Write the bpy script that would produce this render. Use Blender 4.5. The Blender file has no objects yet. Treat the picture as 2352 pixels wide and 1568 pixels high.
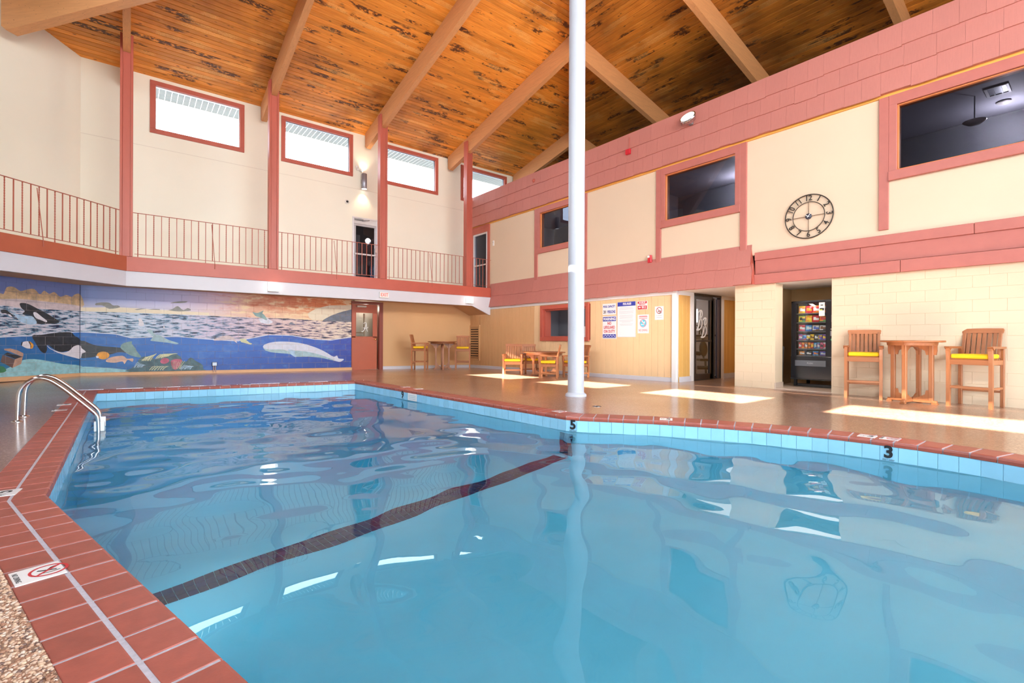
import bpy, math, random
import numpy as np
from mathutils import Matrix, Vector

# ---------------------------------------------------------------- camera, sky, sun, exposure
SC = bpy.context.scene
COL = SC.collection
random.seed(7)
H = 1.05
_f, _roll = 1100.0, 0.0042
_th = math.atan((1176 - 297) / _f)
Fv = Vector((math.sin(_th), math.cos(_th), 0)); Rv = Vector((math.cos(_th), -math.sin(_th), 0)); Uv = Vector((0, 0, 1))
_cr, _sr = math.cos(_roll), math.sin(_roll)
_X = Rv * _cr + Uv * _sr; _Y = Uv * _cr - Rv * _sr; _Z = -Fv
cam = bpy.data.cameras.new('camera'); camo = bpy.data.objects.new('camera', cam); COL.objects.link(camo)
camo.matrix_world = Matrix(((_X.x, _Y.x, _Z.x, 0), (_X.y, _Y.y, _Z.y, 0), (_X.z, _Y.z, _Z.z, H), (0, 0, 0, 1)))
cam.sensor_width = 36; cam.lens = _f / 2352 * 36; cam.shift_y = -3 / 2352; cam.clip_start = 0.05; cam.clip_end = 300
SC.camera = camo

W = bpy.data.worlds.new('world'); SC.world = W; W.use_nodes = True
_bg = W.node_tree.nodes['Background']; _bg.inputs[0].default_value = (0.80, 0.90, 1.0, 1); _bg.inputs[1].default_value = 12.0

def light(name, kind, loc, energy, color=(1, 1, 1), aim=None, **kw):
    d = bpy.data.lights.new(name, kind); d.energy = energy; d.color = color
    for k, v in kw.items(): setattr(d, k, v)
    o = bpy.data.objects.new(name, d); COL.objects.link(o); o.location = loc
    if aim: o.rotation_euler = (Vector(aim) - Vector(loc)).to_track_quat('-Z', 'Y').to_euler()
    return o
light('sun', 'SUN', (-20, 6, 14), 150.0, (1.0, 0.95, 0.87), aim=(-19, 6.02, 13.415), angle=0.009)
# added fill lights standing in for daylight at unseen openings, behind and left
light('south_door_fill', 'AREA', (6.5, -3.7, 1.7), 190, (0.92, 0.96, 1.0), aim=(6.5, 4, 2.3), shape='RECTANGLE', size=15, size_y=2.2)
light('south_window_fill', 'AREA', (6.5, -3.7, 6.3), 300, (0.94, 0.97, 1.0), aim=(6.5, 9, 2.2), shape='RECTANGLE', size=14, size_y=2.6, spread=2.3)
light('west_window_fill', 'AREA', (-3.4, 6.0, 7.2), 380, (0.95, 0.97, 1.0), aim=(9, 6.0, 0.0), shape='RECTANGLE', size=13, size_y=1.3, spread=2.2)
for _p, _a in (((.9, 0, -.75), (4, 4, -1.6)), ((5.0, -.9, -.7), (3.5, 4, -1.5)), ((-.1, 3.6, -.8), (4, 6, -2)), ((-.25, 8.4, -.9), (4, 9, -2.2)), ((-.28, 10.6, -1.0), (4, 10, -2.4)), ((-.22, 6.6, -.9), (4, 7, -2.2)), ((3.2, -1.1, -.7), (2.5, 5, -1.6))):
    light('pool_fill', 'AREA', _p, 30 if _p[1] > 5 else 7, (.86, .97, 1.0), aim=_a, shape='DISK', size=.5)  # added underwater lights to brighten the pool, no such fittings visible
light('ceiling_fill', 'AREA', (3.5, -3.2, 5.6), 620, (1, .86, .66), aim=(5.5, 8, 10.5), shape='RECTANGLE', size=8, size_y=.6, spread=2.4)  # added unseen light that lifts the brightness of the boards
SC.view_settings.view_transform = 'Standard'; SC.view_settings.look = 'None'
SC.view_settings.gamma = 1.0; SC.view_settings.use_curve_mapping = False
SC.view_settings.exposure = -0.12
cy = SC.cycles
cy.max_bounces = 8; cy.diffuse_bounces = 4; cy.glossy_bounces = 4; cy.transmission_bounces = 6; cy.transparent_max_bounces = 12
cy.sample_clamp_indirect = 6.0; cy.adaptive_threshold = 0.02

# ---------------------------------------------------------------- materials
def nodes(name):
    m = bpy.data.materials.new(name); m.use_nodes = True
    nt = m.node_tree; return m, nt, nt.nodes['Principled BSDF'], nt.nodes['Material Output']
class NT:
    def __init__(s, nt): s.nt = nt
    def n(s, t, **kw):
        x = s.nt.nodes.new(t)
        for k, v in kw.items(): setattr(x, k, v)
        return x
    def l(s, a, b): s.nt.links.new(a, b)
    def pos(s, scale=(1, 1, 1)):
        g = s.n('ShaderNodeNewGeometry'); m = s.n('ShaderNodeMapping'); m.inputs['Scale'].default_value = scale
        s.l(g.outputs['Position'], m.inputs['Vector']); return m.outputs['Vector']
    def noise(s, vec, scale=1, detail=3, rough=.5, dim='3D', w=None):
        x = s.n('ShaderNodeTexNoise'); x.noise_dimensions = dim
        if vec is not None: s.l(vec, x.inputs['Vector'])
        x.inputs['Scale'].default_value = scale; x.inputs['Detail'].default_value = detail; x.inputs['Roughness'].default_value = rough
        if w is not None: s.l(w, x.inputs['W'])
        return x.outputs['Fac']
    def ramp(s, fac, stops, interp='LINEAR'):
        r = s.n('ShaderNodeValToRGB'); s.l(fac, r.inputs['Fac']); e = r.color_ramp.elements; r.color_ramp.interpolation = interp
        while len(e) < len(stops): e.new(0.5)
        for i, (p, c) in enumerate(stops):
            e[i].position = p; e[i].color = (c[0], c[1], c[2], 1) if hasattr(c, '__len__') else (c, c, c, 1)
        return r.outputs['Color']
    def math(s, op, a, b=None, c=None):
        m = s.n('ShaderNodeMath'); m.operation = op
        for i, v in enumerate((a, b, c)):
            if v is None: continue
            if isinstance(v, (int, float)): m.inputs[i].default_value = v
            else: s.l(v, m.inputs[i])
        return m.outputs[0]
    def mix(s, fac, a, b, mode='MIX'):
        m = s.n('ShaderNodeMix'); m.data_type = 'RGBA'; m.blend_type = mode
        for sock, v in ((m.inputs[0], fac), (m.inputs[6], a), (m.inputs[7], b)):
            if isinstance(v, (int, float)): sock.default_value = v
            elif isinstance(v, (tuple, list)): sock.default_value = (v[0], v[1], v[2], 1)
            else: s.l(v, sock)
        return m.outputs[2]
    def bump(s, h, strength=.3, dist=.01):
        b = s.n('ShaderNodeBump'); b.inputs['Strength'].default_value = strength; b.inputs['Distance'].default_value = dist
        s.l(h, b.inputs['Height']); return b.outputs['Normal']
MATS = {}
def M(name, col, rough=.5, metal=0.0, var=0.0, vs=4.0, rand=0.0, bump=0.0, bs=60.0, spec=.5, emit=None, es=0, coat=0.0, alpha=1, stretch=(1, 1, 1)):
    """plain surface: base colour, slow mottling (var), per-piece shift (rand), fine relief (bump)"""
    if name in MATS: return MATS[name]
    m, nt, b, out = nodes(name); t = NT(nt)
    b.inputs['Base Color'].default_value = (*col, 1); b.inputs['Roughness'].default_value = rough
    b.inputs['Metallic'].default_value = metal; b.inputs['Specular IOR Level'].default_value = spec
    b.inputs['Coat Weight'].default_value = coat
    c = None
    if var:
        nz = t.noise(t.pos(stretch), vs, 4, .55)
        c = t.mix(1.0, col, t.ramp(nz, [(.25, 1 - var), (.75, 1 + var * .6)]), 'MULTIPLY')
    if rand:
        oi = t.n('ShaderNodeObjectInfo')
        c = t.mix(1.0, c if c is not None else col, t.ramp(oi.outputs['Random'], [(0, 1 - rand), (1, 1 + rand * .6)]), 'MULTIPLY')
    if c is not None: t.l(c, b.inputs['Base Color'])
    if bump: t.l(t.bump(t.noise(t.pos(), bs, 3), bump, .004), b.inputs['Normal'])
    if emit: b.inputs['Emission Color'].default_value = (*emit, 1); b.inputs['Emission Strength'].default_value = es
    MATS[name] = m; return m

CREAM = M('cream_wall_paint', (.86, .82, .705), .6, var=.03, vs=.7, bump=.08)
YELLOW = M('warm_cream_wall_paint', (.71, .555, .41), .55, var=.03, vs=.7, bump=.08)
TAN = M('tan_wall_paint', (.69, .40, .19), .5, var=.04, vs=.9, bump=.06, rand=.02)
BLOCKP = M('painted_block', (.72, .56, .39), .5, var=.04, vs=1.5, bump=.25, bs=90, rand=.012)
OCHRE = M('ochre_panel_paint', (.74, .42, .12), .5, rand=.03)
MOULD = M('peach_moulding_paint', (.74, .42, .22), .5, var=.05)
RED = M('coral_red_paint', (.47, .106, .072), .42, var=.12, vs=5, bump=.06, bs=30, stretch=(1, 1, .2))
RED2 = M('orange_red_paint', (.48, .095, .060), .42, var=.08, vs=3)
TRIM = M('coral_trim_paint', (.46, .142, .116), .45, var=.07, vs=5, bump=.06, bs=30)
SHING = M('coral_shingle_paint', (.49, .178, .15), .6, var=.06, vs=9, rand=.035, bump=.3, bs=40, stretch=(6, 6, .6))
COLP = M('column_paint', (.46, .48, .55), .4)
WHITE = M('white_paint', (.80, .79, .80), .45, var=.02)
LILAC = M('pale_lilac_paint', (.64, .62, .67), .5, var=.02)
DARKGAP = M('dark_gap', (.035, .025, .02), .9)
BEAMW = None
STEEL = M('stainless_steel', (.62, .60, .62), .18, 1.0)
ALU = M('silver_door_frame', (.72, .72, .76), .3, .6)
GREYM = M('grey_metal', (.25, .26, .29), .35, .7)
BLACK = M('black_plastic', (.016, .016, .018), .35)
BLACKM = M('black_iron', (.03, .022, .018), .5, .3)
BRASS = M('brass', (.8, .55, .2), .25, 1.0)
PLASTIC = M('white_plastic', (.82, .80, .78), .35)
PAPER = M('white_sign_face', (.84, .84, .86), .5)
INKBLUE = M('blue_ink', (.03, .045, .36), .5); INKRED = M('red_ink', (.55, .02, .03), .5); INKBLK = M('black_ink', (.015, .015, .02), .5)
INKGREY = M('grey_ink', (.45, .45, .50), .5); INKCYAN = M('cyan_ink', (.10, .55, .70), .5); INKBRN = M('brown_ink', (.12, .05, .035), .5)
REDEV = M('red_device', (.55, .015, .03), .35)
NAVY = M('navy_tile', (.016, .020, .085), .25, rand=.35)
CUSH = M('yellow_cushion_fabric', (.86, .52, .008), .85, bump=.2, bs=300)
DARKROOM = M('dark_room_paint', (.20, .20, .22), .7); DARKRM2 = M('grey_room_paint', (.33, .33, .38), .7)
GYMW = M('gym_wall_paint', (.62, .56, .55), .6); GYMF = M('gym_rubber_floor', (.04, .04, .045), .7)
DARKBRZ = M('dark_bronze_frame', (.060, .050, .048), .35, .4)
GROUT = M('lavender_grey_grout', (.50, .47, .53), .85, var=.15, vs=60, bump=.3, bs=200)
TERRA = M('terracotta_tile', (.36, .082, .055), .42, var=.16, vs=14, rand=.12, bump=.12, bs=120, spec=.5)
WLTILE = M('light_blue_glazed_tile', (.32, .64, .85), .12, var=.06, vs=6, rand=.07)
PLAST = M('pool_plaster', (.40, .71, .80), .7, var=.05, vs=2.0)
GLOW = M('lit_diffuser', (.9, .88, .82), .5, emit=(1, .93, .80), es=5.0)
GLOWW = M('lit_lens', (.9, .9, .9), .4, emit=(1, .97, .92), es=9.0)

def wood(name, base, dark, along, rough=.45, rand=.2, grain=.35, knots=.5):
    """plain furniture / beam timber; along = axis of the grain"""
    m, nt, b, out = nodes(name); t = NT(nt)
    sc = [14, 14, 14]; sc[along] = 1.2
    tc = t.n('ShaderNodeTexCoord'); mp = t.n('ShaderNodeMapping'); mp.inputs['Scale'].default_value = sc
    t.l(tc.outputs['Object'], mp.inputs['Vector'])
    oi = t.n('ShaderNodeObjectInfo')
    nz = t.noise(mp.outputs['Vector'], 2.2, 5, .6, '4D', t.math('MULTIPLY', oi.outputs['Random'], 40.0))
    c = t.mix(t.ramp(nz, [(.3, 0), (.75, 1)]), base, tuple(v * (1 - grain) for v in base))
    if knots:
        vo = t.n('ShaderNodeTexVoronoi'); s2 = [4.0, 4.0, 4.0]; s2[along] = 1.6
        mp2 = t.n('ShaderNodeMapping'); mp2.inputs['Scale'].default_value = s2; t.l(tc.outputs['Object'], mp2.inputs['Vector']); t.l(mp2.outputs['Vector'], vo.inputs['Vector'])
        c = t.mix(t.math('MULTIPLY', t.ramp(vo.outputs['Distance'], [(.05, 1), (.11, 0)]), knots), c, dark)
    c = t.mix(1.0, c, t.ramp(oi.outputs['Random'], [(0, 1 - rand), (1, 1 + rand * .5)]), 'MULTIPLY')
    t.l(c, b.inputs['Base Color']); b.inputs['Roughness'].default_value = rough
    t.l(t.bump(nz, .15, .003), b.inputs['Normal']); return m
TEAKX = wood('teak_grain_across', (.42, .145, .050), (.1, .04, .02), 0, .4, .15, .3, 0)
TEAKZ = wood('teak_grain_upright', (.42, .145, .050), (.1, .04, .02), 2, .4, .15, .3, 0)
BEAMX = wood('glulam_beam', (.66, .30, .12), (.10, .04, .02), 0, .5, .06, .20, .9)

def ceiling_wood(name, along, across, stain):
    """tongue and groove pine: every course its own tone, knots, and dark scorched patches along the boards"""
    m, nt, b, out = nodes(name); t = NT(nt)
    g = t.n('ShaderNodeNewGeometry'); sp = t.n('ShaderNodeSeparateXYZ'); t.l(g.outputs['Position'], sp.inputs[0])
    a = sp.outputs[along]; c = sp.outputs[across]
    course = t.math('FLOOR', t.math('DIVIDE', t.math('ADD', c, 0.02), PLANK))
    wn = t.n('ShaderNodeTexWhiteNoise'); wn.noise_dimensions = '1D'; t.l(course, wn.inputs['W']); rnd = wn.outputs['Value']
    cb = t.n('ShaderNodeCombineXYZ'); t.l(a, cb.inputs[0]); t.l(c, cb.inputs[1]); t.l(t.math('MULTIPLY', rnd, 50.0), cb.inputs[2]); V = cb.outputs[0]
    def vec(sx, sy, sz):
        mp = t.n('ShaderNodeMapping'); mp.inputs['Scale'].default_value = (sx, sy, sz); t.l(V, mp.inputs['Vector']); return mp.outputs['Vector']
    grain = t.noise(vec(1.2, 22, 1), 1.6, 5, .62)
    col = t.ramp(grain, [(.25, (.56, .17, .018)), (.5, (.74, .26, .034)), (.8, (.86, .37, .07))])
    col = t.mix(1.0, col, t.ramp(rnd, [(0, .78), (.5, 1.0), (1, 1.15)]), 'MULTIPLY')
    vo = t.n('ShaderNodeTexVoronoi'); t.l(vec(3.0, 7.2, 1), vo.inputs['Vector']); vo.inputs['Scale'].default_value = 1.0
    col = t.mix(t.math('MULTIPLY', t.ramp(vo.outputs['Distance'], [(.07, 1), (.15, 0)]), .8), col, (.07, .02, .008))
    patch = t.noise(vec(.75, 1.6, .30), 1.0, 3, .55)                       # where the scorching sits
    crk = t.noise(vec(7, 12, 1), 1.3, 4, .7)
    pm = t.math('MULTIPLY', t.ramp(patch, [(.585, 0), (.63, 1)]), t.ramp(crk, [(.43, 0), (.50, 1)]))
    col = t.mix(t.math('MULTIPLY', pm, .93), col, (.06, .016, .010))
    p2 = t.noise(vec(.8, 1.1, .6), 1.0, 2, .5); ring = t.n('ShaderNodeTexVoronoi'); ring.feature = 'DISTANCE_TO_EDGE'; t.l(vec(5, 8, 1), ring.inputs['Vector'])
    lite = t.math('MULTIPLY', t.ramp(p2, [(.57, 0), (.63, 1)]), t.ramp(ring.outputs['Distance'], [(.03, 0), (.10, 1)]))
    col = t.mix(t.math('MULTIPLY', lite, .55), col, (.92, .50, .16))
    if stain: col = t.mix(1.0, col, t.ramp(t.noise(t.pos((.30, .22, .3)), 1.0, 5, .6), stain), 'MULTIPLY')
    t.l(col, b.inputs['Base Color']); b.inputs['Roughness'].default_value = .38
    t.l(t.bump(grain, .12, .003), b.inputs['Normal'])
    return m
PLANK = 0.14
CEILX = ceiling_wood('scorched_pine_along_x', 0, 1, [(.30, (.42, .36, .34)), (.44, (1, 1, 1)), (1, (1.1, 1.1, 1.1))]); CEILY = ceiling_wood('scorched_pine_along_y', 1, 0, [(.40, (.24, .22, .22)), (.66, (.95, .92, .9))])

def glass(name, tint, refl=1.0, gl=(1, 1, 1)):
    m, nt, b, out = nodes(name); t = NT(nt); nt.nodes.remove(b)
    tr = t.n('ShaderNodeBsdfTransparent'); tr.inputs[0].default_value = (*tint, 1)
    g = t.n('ShaderNodeBsdfGlossy'); g.inputs[0].default_value = (*gl, 1); g.inputs['Roughness'].default_value = .01
    fr = t.n('ShaderNodeFresnel'); t.l(t.math('SUBTRACT', 1.5, t.math('MULTIPLY', t.n('ShaderNodeNewGeometry').outputs['Backfacing'], 1.5 - 1 / 1.5)), fr.inputs[0])
    mx = t.n('ShaderNodeMixShader'); t.l(t.math('MULTIPLY', fr.outputs[0], refl), mx.inputs[0]); t.l(tr.outputs[0], mx.inputs[1]); t.l(g.outputs[0], mx.inputs[2])
    t.l(mx.outputs[0], out.inputs['Surface']); return m
GLASS = glass('clear_pane', (.95, .97, .97)); DKGLASS = glass('smoked_pane', (.52, .52, .58), 1.0, (.72, .76, .92))

def deck_material():
    m, nt, b, out = nodes('sealed_pebble_deck'); t = NT(nt); p = t.pos()
    vo = t.n('ShaderNodeTexVoronoi'); t.l(p, vo.inputs['Vector']); vo.inputs['Scale'].default_value = 75
    sp = t.ramp(vo.outputs['Color'], [(0, (.15, .062, .040)), (.35, (.28, .135, .080)), (.7, (.36, .19, .115)), (1, (.56, .38, .27))])
    big = t.noise(p, .8, 3); col = t.mix(1.0, sp, t.ramp(big, [(.3, .92), (.7, 1.06)]), 'MULTIPLY')
    t.l(col, b.inputs['Base Color'])
    t.l(t.ramp(t.noise(p, .5, 2), [(.3, .28), (.7, .40)]), b.inputs['Roughness'])
    t.l(t.bump(vo.outputs['Distance'], .25, .003), b.inputs['Normal']); b.inputs['Coat Weight'].default_value = .8; b.inputs['Coat Roughness'].default_value = .17; b.inputs['Coat IOR'].default_value = 1.6
    return m
DECK = deck_material()

def water_material():
    m, nt, b, out = nodes('pool_water'); t = NT(nt)
    b.inputs['Base Color'].default_value = (.96, .99, 1, 1); b.inputs['Roughness'].default_value = 0.0; b.inputs['IOR'].default_value = 1.333
    b.inputs['Transmission Weight'].default_value = 1.0
    va = t.n('ShaderNodeVolumeAbsorption'); va.inputs['Color'].default_value = (.02, .70, .85, 1); va.inputs['Density'].default_value = WATER_DENSITY
    t.l(va.outputs[0], out.inputs['Volume']); return m
WATER_DENSITY = 0.42
WATER = water_material()

def sky_paint():
    """mural sky: blue dusk on the left turning through lilac to an orange sunset on the right"""
    m, nt, b, out = nodes('mural_sky'); t = NT(nt); g = t.n('ShaderNodeNewGeometry'); sp = t.n('ShaderNodeSeparateXYZ'); t.l(g.outputs['Position'], sp.inputs[0])
    x, z = sp.outputs[0], sp.outputs[2]
    f = t.math('DIVIDE', t.math('ADD', x, 3.0), 9.2)
    base = t.ramp(f, [(0, (.17, .22, .50)), (.21, (.21, .28, .60)), (.24, (.34, .44, .82)), (.44, (.58, .56, .86)), (.56, (.78, .56, .66)), (.64, (.76, .36, .22)), (.82, (.74, .20, .06)), (1, (.78, .24, .05))])
    low = t.ramp(f, [(0, (.5, .42, .42)), (.4, (.74, .66, .68)), (.65, (.82, .55, .40)), (1, (.88, .68, .36))])
    v = t.ramp(t.math('DIVIDE', t.math('SUBTRACT', z, 1.70), .75), [(.0, 1), (.55, 0)])
    c = t.mix(v, base, low)
    cl = t.noise(t.pos((1.6, 1.6, 5.5)), 1.5, 6, .62)
    amt = t.ramp(f, [(.50, 0), (.62, .85), (1, .75)])
    c = t.mix(t.math('MULTIPLY', t.ramp(cl, [(.50, 0), (.60, 1)]), amt), c, (.92, .70, .42))
    c = t.mix(t.math('MULTIPLY', t.ramp(cl, [(.36, 1), (.45, 0)]), t.math('MULTIPLY', amt, .8)), c, (.60, .11, .03))
    t.l(c, b.inputs['Base Color']); b.inputs['Roughness'].default_value = .45; return m
def sea_paint():
    m, nt, b, out = nodes('mural_choppy_sea'); t = NT(nt); g = t.n('ShaderNodeNewGeometry'); sp = t.n('ShaderNodeSeparateXYZ'); t.l(g.outputs['Position'], sp.inputs[0])
    f = t.math('DIVIDE', t.math('ADD', sp.outputs[0], 3.0), 9.2)
    w = t.noise(t.pos((2.6, 2.6, 17)), 1.5, 5, .62)
    hi = t.ramp(f, [(.15, (.64, .60, .68)), (.35, (.60, .68, .82)), (.55, (.62, .52, .68)), (.75, (.74, .54, .52)), (1, (.84, .72, .58))])
    mid = t.ramp(f, [(.2, (.10, .26, .40)), (.5, (.12, .28, .48)), (.7, (.26, .17, .28)), (1, (.30, .22, .26))])
    c = t.mix(t.ramp(w, [(.45, 0), (.53, 1)]), mid, hi); c = t.mix(t.ramp(w, [(.40, 1), (.46, 0)]), c, (.008, .012, .05))
    t.l(c, b.inputs['Base Color']); b.inputs['Roughness'].default_value = .45; return m
def deep_paint():
    m, nt, b, out = nodes('mural_deep_water'); t = NT(nt); g = t.n('ShaderNodeNewGeometry'); sp = t.n('ShaderNodeSeparateXYZ'); t.l(g.outputs['Position'], sp.inputs[0])
    x, z = sp.outputs[0], sp.outputs[2]
    f = t.math('DIVIDE', t.math('ADD', x, 3.0), 9.2)
    c = t.ramp(f, [(0, (.032, .14, .30)), (.22, (.026, .14, .44)), (.5, (.022, .14, .54)), (.8, (.022, .10, .48)), (1, (.035, .06, .40))])
    low = t.ramp(f, [(0, (.03, .20, .26)), (.2, (.02, .17, .38)), (.45, (.014, .10, .44)), (1, (.02, .05, .32))])
    c = t.mix(t.ramp(z, [(.25, 1), (.8, 0)]), c, low)
    n = t.noise(t.pos((2, 2, 3)), 1.4, 5, .6); c = t.mix(t.ramp(n, [(.52, 0), (.72, .55)]), c, (.10, .26, .62))
    t.l(c, b.inputs['Base Color']); b.inputs['Roughness'].default_value = .45; return m
PAINT = dict(sky=sky_paint(), sea=sea_paint(), deep=deep_paint())
for k, c, v in (('cream', (.84, .72, .54), .06), ('dune', (.74, .52, .31), .4), ('beach', (.68, .56, .58), .25), ('scrub', (.26, .25, .23), .3), ('slate', (.14, .16, .22), .3),
                ('foam', (.72, .74, .86), .2), ('sand', (.32, .60, .66), .3), ('orca', (.035, .042, .052), .4), ('fluke', (.22, .36, .36), .35), ('white', (.78, .74, .80), .08),
                ('ice', (.42, .60, .78), .3), ('orange', (.82, .35, .04), .3), ('peach', (.74, .46, .34), .25), ('wood', (.16, .10, .09), .3), ('chest', (.50, .30, .22), .3),
                ('green', (.06, .24, .12), .3), ('reef', (.06, .13, .16), .5), ('red', (.52, .10, .18), .35), ('straw', (.62, .62, .38), .2), ('seal', (.36, .52, .58), .3), ('whale', (.66, .68, .80), .12)):
    PAINT[k] = M('mural_' + k, c, .45, var=v, vs=9)

# ---------------------------------------------------------------- mesh helpers
I4 = Matrix.Identity(4)
def T(x, y, z): return Matrix.Translation((x, y, z))
def RZ(a): return Matrix.Rotation(a, 4, 'Z')
def RX(a): return Matrix.Rotation(a, 4, 'X')
def RY(a): return Matrix.Rotation(a, 4, 'Y')
def basis(o, x, y, z):
    return Matrix(((x[0], y[0], z[0], o[0]), (x[1], y[1], z[1], o[1]), (x[2], y[2], z[2], o[2]), (0, 0, 0, 1)))
def east(x, y, z): return basis((x, y, z), (0, -1, 0), (0, 0, 1), (-1, 0, 0))      # a face on the right-hand wall: local x reads along -y, local z points into the hall
def north(x, y, z): return basis((x, y, z), (1, 0, 0), (0, 0, 1), (0, -1, 0))      # a face on the far wall
class MB:
    def __init__(s): s.V = []; s.F = []; s.I = []; s.S = []
    def add(s, V, F, mi=0, M4=None, smooth=False):
        o = len(s.V)
        s.V += [tuple(M4 @ Vector(v)) for v in V] if M4 is not None else [tuple(v) for v in V]
        s.F += [tuple(i + o for i in f) for f in F]; s.I += [mi] * len(F); s.S += [smooth] * len(F); return s
    def box(s, c, d, ch=0.0, M4=None, mi=0):
        hx, hy, hz = d[0] / 2, d[1] / 2, d[2] / 2; A = T(*c) if M4 is None else M4 @ T(*c)
        if ch <= 0:
            V = [(x, y, z) for x in (-hx, hx) for y in (-hy, hy) for z in (-hz, hz)]
            return s.add(V, [(0, 1, 3, 2), (4, 6, 7, 5), (0, 4, 5, 1), (2, 3, 7, 6), (0, 2, 6, 4), (1, 5, 7, 3)], mi, A)
        ch = min(ch, hx * .45, hy * .45, hz * .45); V = []; ix = {}
        for a in (-1, 1):
            for b in (-1, 1):
                for c2 in (-1, 1):
                    for ax in range(3):
                        p = [a * (hx - ch), b * (hy - ch), c2 * (hz - ch)]; p[ax] = (a * hx, b * hy, c2 * hz)[ax]
                        ix[(a, b, c2, ax)] = len(V); V.append(p)
        Fc = []
        for ax in range(3):
            o1, o2 = [k for k in range(3) if k != ax]
            for sg in (-1, 1):
                q = []
                for u, w in ((-1, -1), (1, -1), (1, 1), (-1, 1)):
                    k = [0, 0, 0]; k[ax] = sg; k[o1] = u; k[o2] = w; q.append(ix[(*k, ax)])
                if (sg > 0) == (ax == 1): q.reverse()
                Fc.append(q)
            for u in (-1, 1):
                for w in (-1, 1):
                    k1 = [0, 0, 0]; k1[o1] = u; k1[o2] = w; k2 = list(k1); k1[ax] = -1; k2[ax] = 1
                    q = [ix[(*k1, o1)], ix[(*k2, o1)], ix[(*k2, o2)], ix[(*k1, o2)]]
                    if (u * w > 0) == (ax != 1): q.reverse()
                    Fc.append(q)
        for a in (-1, 1):
            for b in (-1, 1):
                for c2 in (-1, 1):
                    q = [ix[(a, b, c2, k)] for k in range(3)]
                    if a * b * c2 < 0: q.reverse()
                    Fc.append(q)
        return s.add(V, Fc, mi, A)
    def prism(s, P, z0, z1, M4=None, mi=0):
        n = len(P)
        V = [(p[0], p[1], z0) for p in P] + [(p[0], p[1], z1) for p in P]
        F = [tuple(range(n - 1, -1, -1)), tuple(range(n, 2 * n))] + [(i, (i + 1) % n, n + (i + 1) % n, n + i) for i in range(n)]
        return s.add(V, F, mi, M4)
    def poly(s, P, z=0, M4=None, mi=0): return s.add([(p[0], p[1], z) for p in P], [tuple(range(len(P)))], mi, M4)
    def tube(s, path, r, n=8, closed=False, M4=None, mi=0, caps=True, flat=1.0):
        P = [Vector(p) for p in path]; k = len(P); V = []; F = []; up = None
        for i, p in enumerate(P):
            if closed: d = P[(i + 1) % k] - P[i - 1]
            else: d = P[min(i + 1, k - 1)] - P[max(i - 1, 0)]
            d.normalize()
            if up is None: up = d.orthogonal().normalized()
            up = (up - d * up.dot(d)).normalized(); w = d.cross(up); rr = r[i] if hasattr(r, '__len__') else r
            for j in range(n):
                a = 2 * math.pi * j / n; V.append(p + up * (math.cos(a) * rr) + w * (math.sin(a) * rr * flat))
        for i in range(k if closed else k - 1):
            for j in range(n):
                a, b = i * n + j, i * n + (j + 1) % n; c, d2 = ((i + 1) % k) * n + (j + 1) % n, ((i + 1) % k) * n + j; F.append((a, b, c, d2))
        s.add(V, F, mi, M4, True)
        if caps and not closed: s.add(V[:n], [tuple(range(n - 1, -1, -1))], mi, M4); s.add(V[-n:], [tuple(range(n))], mi, M4)
        return s
    def lathe(s, prof, n=24, M4=None, mi=0, smooth=True):
        V = []; F = []; k = len(prof)
        for r, z in prof:
            for j in range(n): a = 2 * math.pi * j / n; V.append((r * math.cos(a), r * math.sin(a), z))
        for i in range(k - 1):
            for j in range(n): F.append((i * n + j, i * n + (j + 1) % n, (i + 1) * n + (j + 1) % n, (i + 1) * n + j))
        s.add(V, F, mi, M4, smooth)
        if prof[0][0] > 1e-6: s.add(V[:n], [tuple(range(n - 1, -1, -1))], mi, M4)
        if prof[-1][0] > 1e-6: s.add(V[-n:], [tuple(range(n))], mi, M4)
        return s
    def mesh(s, name, mats):
        me = bpy.data.meshes.new(name); me.from_pydata(s.V, [], s.F)
        for m in (mats if isinstance(mats, (list, tuple)) else [mats]): me.materials.append(m)
        me.polygons.foreach_set('material_index', s.I); me.polygons.foreach_set('use_smooth', s.S); me.update(); return me
def ob(name, data, parent=None, M4=None, **kw):
    o = bpy.data.objects.new(name, data); COL.objects.link(o)
    if parent is not None: o.parent = parent
    if M4 is not None: o.matrix_local = M4
    for k, v in kw.items(): o[k] = v
    return o
def part(name, mb, mats, parent, M4=None, **kw): return ob(name, mb.mesh(name, mats), parent, M4, **kw)
def thing(name, label, cat, M4=None, group=None):
    o = ob(name, None, None, M4, label=label, category=cat); o.empty_display_size = .1
    if group: o['group'] = group
    return o
def single(name, mb, mats, label, cat, M4=None, group=None):
    o = part(name, mb, mats, None, M4, label=label, category=cat)
    if group: o['group'] = group
    return o
def struct(name, mb=None, mats=None, M4=None): return ob(name, mb.mesh(name, mats) if mb else None, None, M4, kind='structure')
def copy_tree(o, parent=None):
    c = o.copy(); COL.objects.link(c)
    if parent is not None: c.parent = parent
    for ch in o.children: copy_tree(ch, c)
    return c
def text_mesh(body, size, mat, extrude=.001, align='CENTER', sx=1.0, shear=0.0, bold=0.0):
    cu = bpy.data.curves.new('lettering', 'FONT'); cu.body = body; cu.size = size; cu.align_x = align; cu.align_y = 'CENTER'
    cu.extrude = extrude; cu.shear = shear; cu.offset = bold; cu.resolution_u = 3; cu.space_line = .95
    o = bpy.data.objects.new('lettering', cu); COL.objects.link(o); bpy.context.view_layer.update()
    me = bpy.data.meshes.new_from_object(o.evaluated_get(bpy.context.evaluated_depsgraph_get())); bpy.data.objects.remove(o); bpy.data.curves.remove(cu)
    me.materials.clear(); me.materials.append(mat)
    if sx != 1.0: me.transform(Matrix.Diagonal((sx, 1, 1, 1)))
    return me
def text(body, size, mat, parent, M4, name='lettering', **kw): return ob(name, text_mesh(body, size, mat, **kw), parent, M4)
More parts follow.
